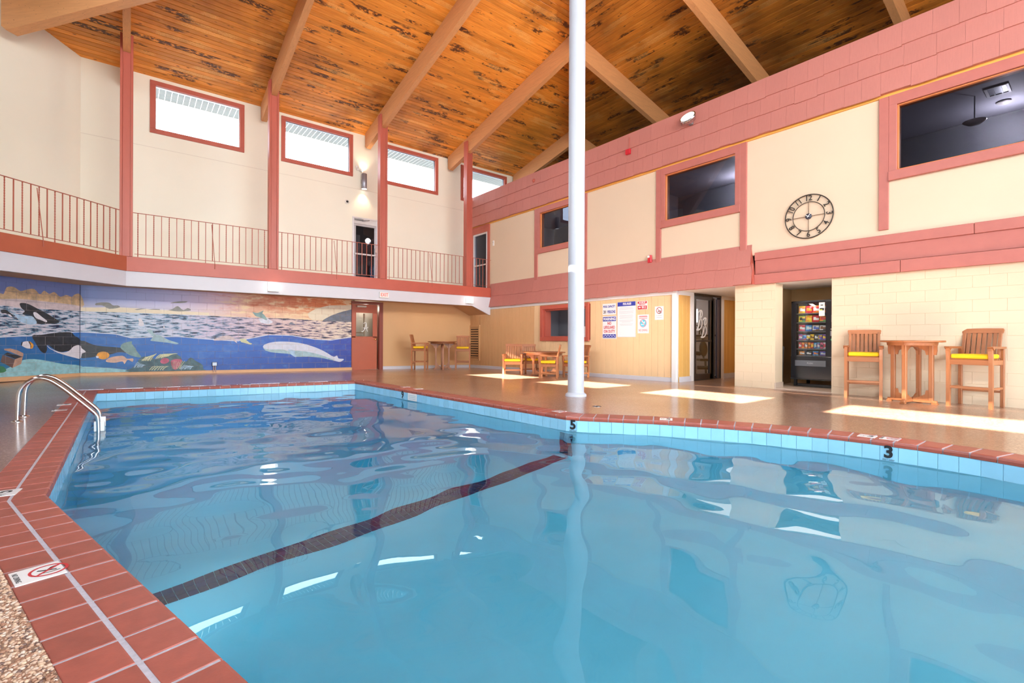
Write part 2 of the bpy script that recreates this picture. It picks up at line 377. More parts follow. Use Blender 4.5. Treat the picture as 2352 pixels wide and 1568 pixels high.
def grid_wall(u0, u1, z0, z1, holes, th, name, mats, frame):
    """wall slab with real openings; frame maps (u, z, depth) to the hall; the face is at depth 0 and the slab runs to -th"""
    us = sorted({u0, u1, *[v for h in holes for v in h[:2]]}); zs = sorted({z0, z1, *[v for h in holes for v in h[2:]]})
    us = [u for u in us if u0 <= u <= u1]; zs = [z for z in zs if z0 <= z <= z1]; mb = MB()
    for a, b in zip(us, us[1:]):
        run = None
        for c, d in list(zip(zs, zs[1:])) + [(None, None)]:
            ok = c is not None and not any(h[0] - 1e-6 <= a and b <= h[1] + 1e-6 and h[2] - 1e-6 <= c and d <= h[3] + 1e-6 for h in holes)
            if ok: run = (run[0], d) if run else (c, d)
            elif run:
                mb.box(((a + b) / 2, (run[0] + run[1]) / 2, -th / 2), (b - a, run[1] - run[0], th), 0, frame); run = None
    return struct(name, mb, mats)
def frame_bars(mb, u0, u1, z0, z1, w, d0, d1, frame, ch=.006, wb=None):
    """rectangular frame of four bars between (u0,z0) and (u1,z1)"""
    wb = w if wb is None else wb; c = (d0 + d1) / 2; t = abs(d1 - d0)
    mb.box(((u0 + u1) / 2, z1 - w / 2, c), (u1 - u0, w, t), ch, frame); mb.box(((u0 + u1) / 2, z0 + wb / 2, c), (u1 - u0, wb, t), ch, frame)
    mb.box((u0 + w / 2, (z0 + z1 + wb - w) / 2, c), (w, z1 - z0 - w - wb, t), ch, frame); mb.box((u1 - w / 2, (z0 + z1 + wb - w) / 2, c), (w, z1 - z0 - w - wb, t), ch, frame)
    return mb
# ---------------------------------------------------------------- the hall: key planes (metres)
YN, XE = 16.6, 11.1            # far wall, right-hand wall
XW, YS, XEE = -3.7, -4.0, 16.9  # left wall, wall behind the camera, outer east wall
EAVE, PITCH = 8.31, 0.225
def cl(v, a=0.0, b=1.0): return max(a, min(b, v))
def dz(x, y):
    """the deck falls gently to the far right corner and rises to the mural"""
    wf = cl((y - 13.2) / 3.4); zf = .068 - .014 * x; wr = cl((x - 6.5) / 4.5); zr = -.055 if y > 9.8 else (-.055 * cl((y - 5.5) / 4.3))
    return wf * zf + (1 - wf) * wr * zr

# pool outline, coping inner edge
SHALLOW = [(4.73, 4.72), (4.80, 4.58), (5.05, 4.25), (5.41, 3.78), (5.72, 3.25), (5.98, 2.68), (6.16, 2.12), (6.24, 1.62), (6.26, 1.15), (6.23, .76), (6.15, .46), (6.0, .05), (5.75, -.45), (5.35, -.95), (4.8, -1.3)]
NEAR_L = [(1.053, -1.3), (.297, 1.635), (-.43, 4.47)]
INNER = NEAR_L + [(-.50, 12.66), (4.41, 11.80), (4.63, 6.69)] + SHALLOW       # clockwise seen from above
def offset(P, d, closed=True):
    n = len(P); out = []
    for i in range(n):
        a, b, c = Vector(P[i - 1]), Vector(P[i]), Vector(P[(i + 1) % n])
        e1 = (b - a).normalized(); e2 = (c - b).normalized(); n1 = Vector((-e1.y, e1.x)); n2 = Vector((-e2.y, e2.x))
        m = (n1 + n2).normalized(); out.append(tuple(b + m * (d / max(.35, m.dot(n1)))))
    return out
CW = .35
OUTER = offset(INNER, CW); MIDL = offset(INNER, CW / 2)

def build_deck():
    import bmesh
    bm = bmesh.new()
    def loop(P):
        vs = [bm.verts.new((p[0], p[1], 0)) for p in P]; return [bm.edges.new((vs[i], vs[(i + 1) % len(vs)])) for i in range(len(vs))]
    ed = loop([(XW, YS), (14.2, YS), (14.2, YN + .1), (XW, YN + .1)]) + loop(OUTER)
    bmesh.ops.triangle_fill(bm, edges=ed, use_beauty=True, use_dissolve=False)
    for k in range(20): bmesh.ops.bisect_plane(bm, geom=bm.verts[:] + bm.edges[:] + bm.faces[:], plane_co=(0, 8.5 + .4 * k + .3, 0), plane_no=(0, 1, 0))
    for k in range(10): bmesh.ops.bisect_plane(bm, geom=bm.verts[:] + bm.edges[:] + bm.faces[:], plane_co=(6.5 + .45 * k, 0, 0), plane_no=(1, 0, 0))
    for k in range(6): bmesh.ops.bisect_plane(bm, geom=bm.verts[:] + bm.edges[:] + bm.faces[:], plane_co=(0, 5.5 + .6 * k, 0), plane_no=(0, 1, 0))
    for v in bm.verts: v.co.z = dz(v.co.x, v.co.y)
    bmesh.ops.recalc_face_normals(bm, faces=bm.faces[:])
    if sum(f.normal.z for f in bm.faces) < 0: bmesh.ops.reverse_faces(bm, faces=bm.faces[:])
    me = bpy.data.meshes.new('floor'); bm.to_mesh(me); bm.free(); me.materials.append(DECK)
    return ob('floor', me, None, None, kind='structure')
floor = build_deck()

# ---- pool shell, water, coping, waterline tiles
def lane_s(x, y): return y - (.1436 * x + 4.05)
def pool_z(x, y):
    s = lane_s(x, y)
    if s < -.2: return -1.5 + min(.55, (-s - .2) * .115)
    if s > .2: return max(-2.75, -1.5 - (s - .2) * .32)
    return -1.5
mb = MB(); WALLP = offset(INNER, .02); n = len(WALLP)
for i in range(n):
    a, b = WALLP[i], WALLP[(i + 1) % n]; mb.add([(*a, -.045), (*b, -.045), (*b, -3), (*a, -3)], [(0, 3, 2, 1)])
gx = np.arange(-1.6, 7.6, .2); gy = np.arange(-2.2, 13.6, .2); V = [(x, y, pool_z(x, y)) for y in gy for x in gx]; nx = len(gx)
mb.add(V, [(j * nx + i, j * nx + i + 1, (j + 1) * nx + i + 1, (j + 1) * nx + i) for j in range(len(gy) - 1) for i in range(nx - 1)], 0, None, True)
pool = struct('pool_basin', mb, PLAST)

def build_water():
    rs = np.random.RandomState(11); x0, x1, y0, y1 = -1.2, 7.0, -2.0, 13.3; st = .05
    xs = np.arange(x0, x1 + 1e-6, st); ys = np.arange(y0, y1 + 1e-6, st); X, Y = np.meshgrid(xs, ys); Z = np.zeros_like(X)
    far = np.clip((Y - 3.5) / 6.0, 0, 1)
    for k in range(60):
        lam = np.exp(rs.uniform(np.log(.15), np.log(2.4))); a = rs.uniform(0, 2 * np.pi); ph = rs.uniform(0, 2 * np.pi)
        slope = .0062 if lam > .7 else (.0095 if lam > .38 else .0040)
        amp = slope * lam / (2 * np.pi) * ((1.0 - .45 * far) if lam > .7 else ((.60 - .15 * far) if lam > .38 else (.08 + .50 * far)))
        kx, ky = 2 * np.pi / lam * np.cos(a), 2 * np.pi / lam * np.sin(a)
        Z += amp * np.sin(kx * X + ky * Y + ph + .8 * np.sin(.7 * X + ph) + .6 * np.sin(.5 * Y + 2 * ph))
    Z += -.212
    ny, nx = X.shape; V = np.stack([X.ravel(), Y.ravel(), Z.ravel()], 1).tolist(); b = len(V)
    F = []
    for j in range(ny - 1):
        r = j * nx
        F += [(r + i, r + i + 1, r + nx + i + 1, r + nx + i) for i in range(nx - 1)]
    nt = len(F)
    ring = [i for i in range(nx)] + [j * nx + nx - 1 for j in range(1, ny)] + [(ny - 1) * nx + i for i in range(nx - 2, -1, -1)] + [j * nx for j in range(ny - 2, 0, -1)]
    V += [(V[i][0], V[i][1], -3.3) for i in ring]; m = len(ring)
    F += [(ring[(i + 1) % m], ring[i], b + i, b + (i + 1) % m) for i in range(m)] + [tuple(range(b + m - 1, b - 1, -1))]
    me = bpy.data.meshes.new('pool_water'); me.from_pydata(V, [], F); me.polygons.foreach_set('use_smooth', [True] * nt + [False] * (len(F) - nt)); me.materials.append(WATER); me.update()
    return ob('pool_water', me, None, None, kind='structure')
water = build_water()

coping = struct('pool_coping')
def lerp(a, b, t): return (a[0] + (b[0] - a[0]) * t, a[1] + (b[1] - a[1]) * t)
def coping_tile(a, b, c, d, nose):
    """a-b pool side, c-d deck side; nose = rounding of the pool edge"""
    cx_ = sum(p[0] for p in (a, b, c, d)) / 4; cy_ = sum(p[1] for p in (a, b, c, d)) / 4
    q = [(p[0] - cx_, p[1] - cy_) for p in (a, b, c, d)]
    def inn(dn, ds):
        w = Vector(q[3]) - Vector(q[0]); w.normalize(); l = Vector(q[1]) - Vector(q[0]); l.normalize()
        return [tuple(Vector(q[0]) + w * dn + l * ds), tuple(Vector(q[1]) + w * dn - l * ds), tuple(Vector(q[2]) - w * ds - l * ds), tuple(Vector(q[3]) - w * ds + l * ds)]
    z = random.uniform(-.0008, .0008)
    R = [[(p[0], p[1], -.052) for p in q], [(p[0], p[1], -nose - .002 + z) for p in q], [(p[0], p[1], (-nose * .3 if k < 2 else -.001) + z) for k, p in enumerate(inn(nose * .35, .0022))], [(p[0], p[1], z) for p in inn(nose + .003, .0045)]]
    V = sum(R, []); F = [(12, 13, 14, 15)]
    for r in range(3):
        for i in range(4): F.append((r * 4 + i, r * 4 + (i + 1) % 4, r * 4 + 4 + (i + 1) % 4, r * 4 + 4 + i))
    return MB().add(V, [f[::-1] for f in F]), T(cx_, cy_, 0)
def coping_leg(i0, i1, rows, ends=(0, 1), total=None):
    ni = len(INNER); L = math.dist(INNER[i0], INNER[i1]); cnt = total or round(L / .1915)
    for k in range(cnt):
        t0, t1 = (k + .028) / cnt, (k + .972) / cnt
        A, B = lerp(INNER[i0], INNER[i1], t0), lerp(INNER[i0], INNER[i1], t1); D, C = lerp(OUTER[i0], OUTER[i1], t0), lerp(OUTER[i0], OUTER[i1], t1)
        segs = [(0, .482, .013), (.528, 1, .003)] if rows == 2 else [(0, 1, .022)]
        for u, v, nose in segs:
            q, m4 = coping_tile(lerp(A, D, u), lerp(B, C, u), lerp(B, C, v), lerp(A, D, v), nose)
            part('coping_tile', q, TERRA, coping, m4)
def arc_leg(P, Q, rows, i0):
    """tiles along the curved shallow end, one pitch after another"""
    S = [0]
    for a, b in zip(P, P[1:]): S.append(S[-1] + math.dist(a, b))
    def at(PP, s):
        for k in range(len(S) - 1):
            if s <= S[k + 1] or k == len(S) - 2: return lerp(PP[k], PP[k + 1], (s - S[k]) / (S[k + 1] - S[k]))
    cnt = round(S[-1] / .1915)
    for k in range(cnt):
        s0, s1 = S[-1] * (k + .028) / cnt, S[-1] * (k + .972) / cnt
        q, m4 = coping_tile(at(P, s0), at(P, s1), at(Q, s1), at(Q, s0), .022); part('coping_tile', q, TERRA, coping, m4)
coping_leg(0, 1, 2); coping_leg(1, 2, 2); coping_leg(2, 3, 2); coping_leg(3, 4, 1); coping_leg(4, 5, 1); coping_leg(5, 6, 1)
arc_leg(INNER[6:17], OUTER[6:17], 1, 6)
mb = MB(); n = len(INNER); IN2 = offset(INNER, .012); OUT2 = offset(INNER, CW + .03)
for i in range(n):
    j = (i + 1) % n
    mb.add([(*IN2[i], -.0035), (*IN2[j], -.0035), (*OUT2[j], -.0035), (*OUT2[i], -.0035)], [(0, 3, 2, 1)])
    mb.add([(*IN2[i], -.0035), (*IN2[j], -.0035), (*IN2[j], -.05), (*IN2[i], -.05)], [(0, 1, 2, 3)])
    mb.add([(*IN2[i], -.05), (*IN2[j], -.05), (*OUT2[j], -.05), (*OUT2[i], -.05)], [(0, 1, 2, 3)])
part('grout_bed', mb, GROUT, coping)

TP = offset(INNER, .008)
def waterline(P):
    S = [0]
    for a, b in zip(P, P[1:]): S.append(S[-1] + math.dist(a, b))
    cnt = round(S[-1] / .157)
    for k in range(cnt):
        q = []
        for s in (S[-1] * (k + .010) / cnt, S[-1] * (k + .990) / cnt):
            for m in range(len(S) - 1):
                if s <= S[m + 1] or m == len(S) - 2: q.append(Vector(lerp(P[m], P[m + 1], (s - S[m]) / (S[m + 1] - S[m])))); break
        d = q[1] - q[0]; c = (q[0] + q[1]) / 2
        part('waterline_tile', MB().box((0, 0, 0), (d.length, .012, .152), .0015), WLTILE, pool, T(c.x, c.y, -.131) @ RZ(math.atan2(d.y, d.x)))
waterline(TP[2:4]); waterline(TP[3:5]); waterline(TP[4:6]); waterline(TP[5:7]); waterline(TP[6:17])
lt = MB().box((0, 0, 0), (.062, .078, .008), .002).mesh('lane_tile', NAVY)
ang = math.atan(.1436)
for k in range(76):
    x = -.30 + k * .066 * math.cos(ang)
    for r in (-1, 0, 1):
        c = Vector((x, .1436 * x + 4.05)) + Vector((-math.sin(ang), math.cos(ang))) * (.082 * r)
        if c.x > 4.72: continue
        ob('lane_tile', lt, pool, T(c.x, c.y, -1.494) @ RZ(ang))
for k in range(17):
    for r in (-1, 0, 1): ob('lane_tile', lt, pool, T(4.738, 4.72 + .082 * r, -1.45 + .068 * k) @ RY(math.pi / 2))

# pebbles exposed at the worn deck edge beside the near coping: nobody could count them
def pebbles():
    rs = np.random.RandomState(3); ph = (1 + 5 ** .5) / 2
    base = np.array([(-1, ph, 0), (1, ph, 0), (-1, -ph, 0), (1, -ph, 0), (0, -1, ph), (0, 1, ph), (0, -1, -ph), (0, 1, -ph), (ph, 0, -1), (ph, 0, 1), (-ph, 0, -1), (-ph, 0, 1)]) / 1.9
    tri = [(0, 11, 5), (0, 5, 1), (0, 1, 7), (0, 7, 10), (0, 10, 11), (1, 5, 9), (5, 11, 4), (11, 10, 2), (10, 7, 6), (7, 1, 8), (3, 9, 4), (3, 4, 2), (3, 2, 6), (3, 6, 8), (3, 8, 9), (4, 9, 5), (2, 4, 11), (6, 2, 10), (8, 6, 7), (9, 8, 1)]
    V, F, I = [], [], []
    n = 0
    while n < 15000:
        y = rs.uniform(1.2, 4.4); t = (y + 1.3) / 2.935; xo = (OUTER[1][0] + (OUTER[2][0] - OUTER[1][0]) * (y - OUTER[1][1]) / (OUTER[2][1] - OUTER[1][1]))
        x = xo - .006 - rs.uniform(0, 1) ** 1.3 * .62
        s = rs.uniform(.0032, .0082); R = np.array(RZ(rs.uniform(0, 6.28)).to_3x3()); P = (base * np.array([s * rs.uniform(.8, 1.5), s, s * .7])) @ R.T + np.array([x, y, rs.uniform(-.001, .0025)])
        o = len(V); V += P.tolist(); F += [(a + o, b + o, c + o) for a, b, c in tri]; I += [int(rs.randint(0, 6))] * 20; n += 1
    me = bpy.data.meshes.new('deck_pebbles'); me.from_pydata(V, [], F)
    for i, c in enumerate(((.62, .43, .32), (.52, .32, .22), (.68, .54, .44), (.38, .20, .13), (.20, .125, .105), (.68, .47, .33))): me.materials.append(M('pebble_%s' % 'abcdef'[i], c, .8, spec=.15))
    me.polygons.foreach_set('material_index', I); me.polygons.foreach_set('use_smooth', [True] * len(F)); me.update()
    ob('deck_pebbles', me, None, None, kind='stuff', label='loose tan and brown pebbles showing in the deck beside the near tiles', category='pebbles')
pebbles()

# ---- ceiling: a pyramid of pine boards on glulam beams, the white column under its point
APX = (6.6, 6.3); ZA = EAVE + PITCH * 10.3
def ceil_n(y): return EAVE + PITCH * (YN - y)
def ceil_e(x): return EAVE + PITCH * (XEE - x)
mb = MB(); u = .03; P4 = [(XW, YN), (XEE, YN), (XEE, YS), (XW, YS)]
V = [(*p, EAVE + u) for p in P4] + [(*APX, ZA + u)]
mb.add(V, [(0, 1, 4), (2, 3, 4)], 0); mb.add(V, [(1, 2, 4), (3, 0, 4)], 1)
ceiling = struct('ceiling', mb, (DARKGAP, DARKGAP))
def plank(q, ax):
    """q: four corners on the ceiling plane (eave edge first); thin board with eased lower edges"""
    c = sum((Vector(p) for p in q), Vector()) / 4; a, b, c2, d = [Vector(p) - c for p in q]
    w = (d - a).normalized() if (d - a).length > 1e-6 else Vector((0, 0, 0)); up = Vector((0, 0, .02)); e = w * .012
    V = [a + up, b + up, c2 + up, d + up, a, b, c2, d, a + e - up * .25, b + e - up * .25, c2 - e - up * .25, d - e - up * .25]
    F = [(3, 2, 1, 0), (8, 9, 10, 11)]
    for r in (0, 4):
        for i in range(4): F.append((r + i, r + (i + 1) % 4, r + 4 + (i + 1) % 4, r + 4 + i))
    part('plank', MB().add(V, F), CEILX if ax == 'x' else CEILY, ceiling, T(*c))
for j in range(74):
    ya = YN + .03 - j * PLANK; yb = ya - PLANK + .009
    if yb < APX[1] + .03: break
    za, zb = ceil_n(ya), ceil_n(yb)
    plank([(12.9 - ya, ya, za), (ya + .3, ya, za), (yb + .3, yb, zb), (12.9 - yb, yb, zb)], 'x')
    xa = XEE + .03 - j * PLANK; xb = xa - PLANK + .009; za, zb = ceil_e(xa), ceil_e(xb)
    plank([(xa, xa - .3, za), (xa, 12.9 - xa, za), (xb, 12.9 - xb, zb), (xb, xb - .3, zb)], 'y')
BO = .58
def beam(name, a, b, w, depth, label):
    """sloping timber from plan point a (low end) to b, its top just under the boards"""
    a, b = Vector(a), Vector(b); d = (b - a); L = d.length; ez = min(ceil_n(a.y), 99); A = d.normalized()
    def zc(p): return min(ceil_n(p.y), ceil_e(p.x), EAVE + PITCH * (p.x - XW), EAVE + PITCH * (p.y - YS))
    za, zb = zc(a), zc(b); mb = MB()
    P = [(0, -depth + .12), (.12, -depth + .12 * (zb - za) / L), (L, zb - za - depth), (L, zb - za), (0, 0)]
    mb.prism(P, -w / 2, w / 2, Matrix.Rotation(math.pi / 2, 4, 'X'))
    o = part(name, mb, BEAMX, None, T(a.x, a.y, za - .004) @ RZ(math.atan2(A.y, A.x)), kind='structure', label=label); return o
BX = [-.07, 3.24, 6.57, 9.96, 13.28]
for x in BX[1:]: beam('ceiling_beam', (x, 16.5), (x, max(12.9 - x if x < 6.5 else x - .3, 6.4)), .15, BO, 'honey coloured glulam beam under the pine ceiling')
beam('ceiling_beam', (BX[0], 16.5), (BX[0], 12.97), .15, BO, 'honey coloured glulam beam under the pine ceiling')
for y in (12.98, 9.66, 6.35, 3.1, -.2): beam('ceiling_beam', (16.8, y), (y + .3 if y > 6.4 else max(12.9 - y, 6.7), y), .15, BO, 'honey coloured glulam beam under the pine ceiling')
beam('hip_beam', (-2.10, 15.0), (6.4, 6.5), .22, 1.02, 'broad honey coloured hip beam across the ceiling corner')
beam('hip_beam', (16.8, 16.5), (6.8, 6.5), .16, .5, 'broad honey coloured hip beam behind the white column')
col = struct('column')
part('shaft', MB().lathe([(.153, .05), (.153, ZA - .25)], 40), COLP, col, T(6.6, 6.32, 0))
part('base_flange', MB().lathe([(.20, 0), (.20, .03), (.185, .05), (.165, .06), (.155, .075)], 40), COLP, col, T(6.6, 6.32, 0))
col['label'] = 'tall round white steel column on the pool deck'

# ---- far wall
WX = [(.423, 2.73), (3.775, 6.09), (7.15, 9.485), (10.545, 12.91)]; WZ = (6.75, 8.20)
fN = north(0, YN, 0)
wall_far = grid_wall(-1.0, XEE, 3.05, 8.36, [(a + .06, b - .06, WZ[0] + .06, WZ[1] - .06) for a, b in WX] + [(6.09, 7.03, 3.05, 5.37)], .18, 'wall_far', CREAM, fN)
mb = MB(); mb.box((5.0, 6.35, .002), (12, .012, .004), 0, fN); part('wall_joint', mb, M('faint_joint', (.70, .64, .55), .6), wall_far)
for i, (a, b) in enumerate(WX):
    w = struct('window_%d' % (i + 1)); part('frame', frame_bars(MB(), a, b, WZ[0], WZ[1], .125, .045, -.06, fN), RED, w)
    part('inner_frame', frame_bars(MB(), a + .12, b - .12, WZ[0] + .12, WZ[1] - .12, .02, -.03, -.10, fN), GREYM if i else ALU, w)
    part('pane', MB().box(((a + b) / 2, sum(WZ) / 2, -.08), (b - a - .24, WZ[1] - WZ[0] - .24, .006), 0, fN), GLASS, w)
# eave soffits outside the clerestory windows
mb = MB(); k = 0
x = XW - .9
while x < XEE:
    mb.box((x + .075, YN + .66, 8.19), (.138, .9, .02), .004); x += .15
sof = struct('eave_soffit', mb, M('white_soffit_slat', (.16, .17, .165), .5)); sof['kind'] = 'structure'
mb = MB(); mb.box((6, YN + 1.13, 8.24), (22, .03, .14)); mb.box((XW - .92, 6, 8.24), (.03, 22, .14)); mb.box((XW - .48, 6, 8.19), (.9, 20.6, .02)); part('fascia_board', mb, WHITE, sof)

# ---- left-hand walls: 45 degree corner and west wall (windows let the sun in)
c45 = math.sqrt(.5)
fC = basis((-1.0, YN, 0), (c45, c45, 0), (0, 0, 1), (c45, -c45, 0))       # u = 0 at the corner with the far wall, negative to the left
grid_wall(-3.85, 0, 3.05, 8.95, [], .18, 'wall_corner', CREAM, fC)
fW = basis((XW, 0, 0), (0, 1, 0), (0, 0, 1), (1, 0, 0))
WY = [(1.4 - 1.155, 1.4 + 1.155), (4.68 - 1.155, 4.68 + 1.155), (7.90 - 1.155, 7.90 + 1.155), (11.10 - 1.155, 11.10 + 1.155)]
grid_wall(YS, 13.95, 0, 8.33, [(a + .06, b - .06, WZ[0] + .06, WZ[1] - .06) for a, b in WY], .18, 'wall_left', CREAM, fW)
for i, (a, b) in enumerate(WY):
    w = struct('window_%d' % (i + 5)); part('frame', frame_bars(MB(), a, b, WZ[0], WZ[1], .125, .045, -.06, fW), RED, w)
    part('pane', MB().box(((a + b) / 2, sum(WZ) / 2, -.08), (b - a - .24, WZ[1] - WZ[0] - .24, .006), 0, fW), GLASS, w)
fS = basis((0, YS, 0), (-1, 0, 0), (0, 0, 1), (0, 1, 0))
grid_wall(-XEE, -XW, 0, 8.33, [(-14.5, 1.0, .05, 2.6), (-14, 1.0, 5.0, 7.8)], .18, 'wall_near', CREAM, fS)
mb = MB(); mb.box((6.75, 1.3, -.1), (15.5, 2.5, .01), 0, basis((0, YS, 0), (1, 0, 0), (0, 0, 1), (0, 1, 0))); mb.box((6.5, 6.4, -.1), (15, 2.8, .01), 0, basis((0, YS, 0), (1, 0, 0), (0, 0, 1), (0, 1, 0)))
struct('window_9', mb, GLASS)
mb = MB(); mb.box((XEE + .09, 6.3, 4.2), (.18, 21, 8.4)); struct('wall_east', mb, CREAM)
mb = MB(); mb.box((6, 6, -3.6), (90, 90, .3)); struct('ground', mb, M('outside_ground', (.02, .02, .02), .9))

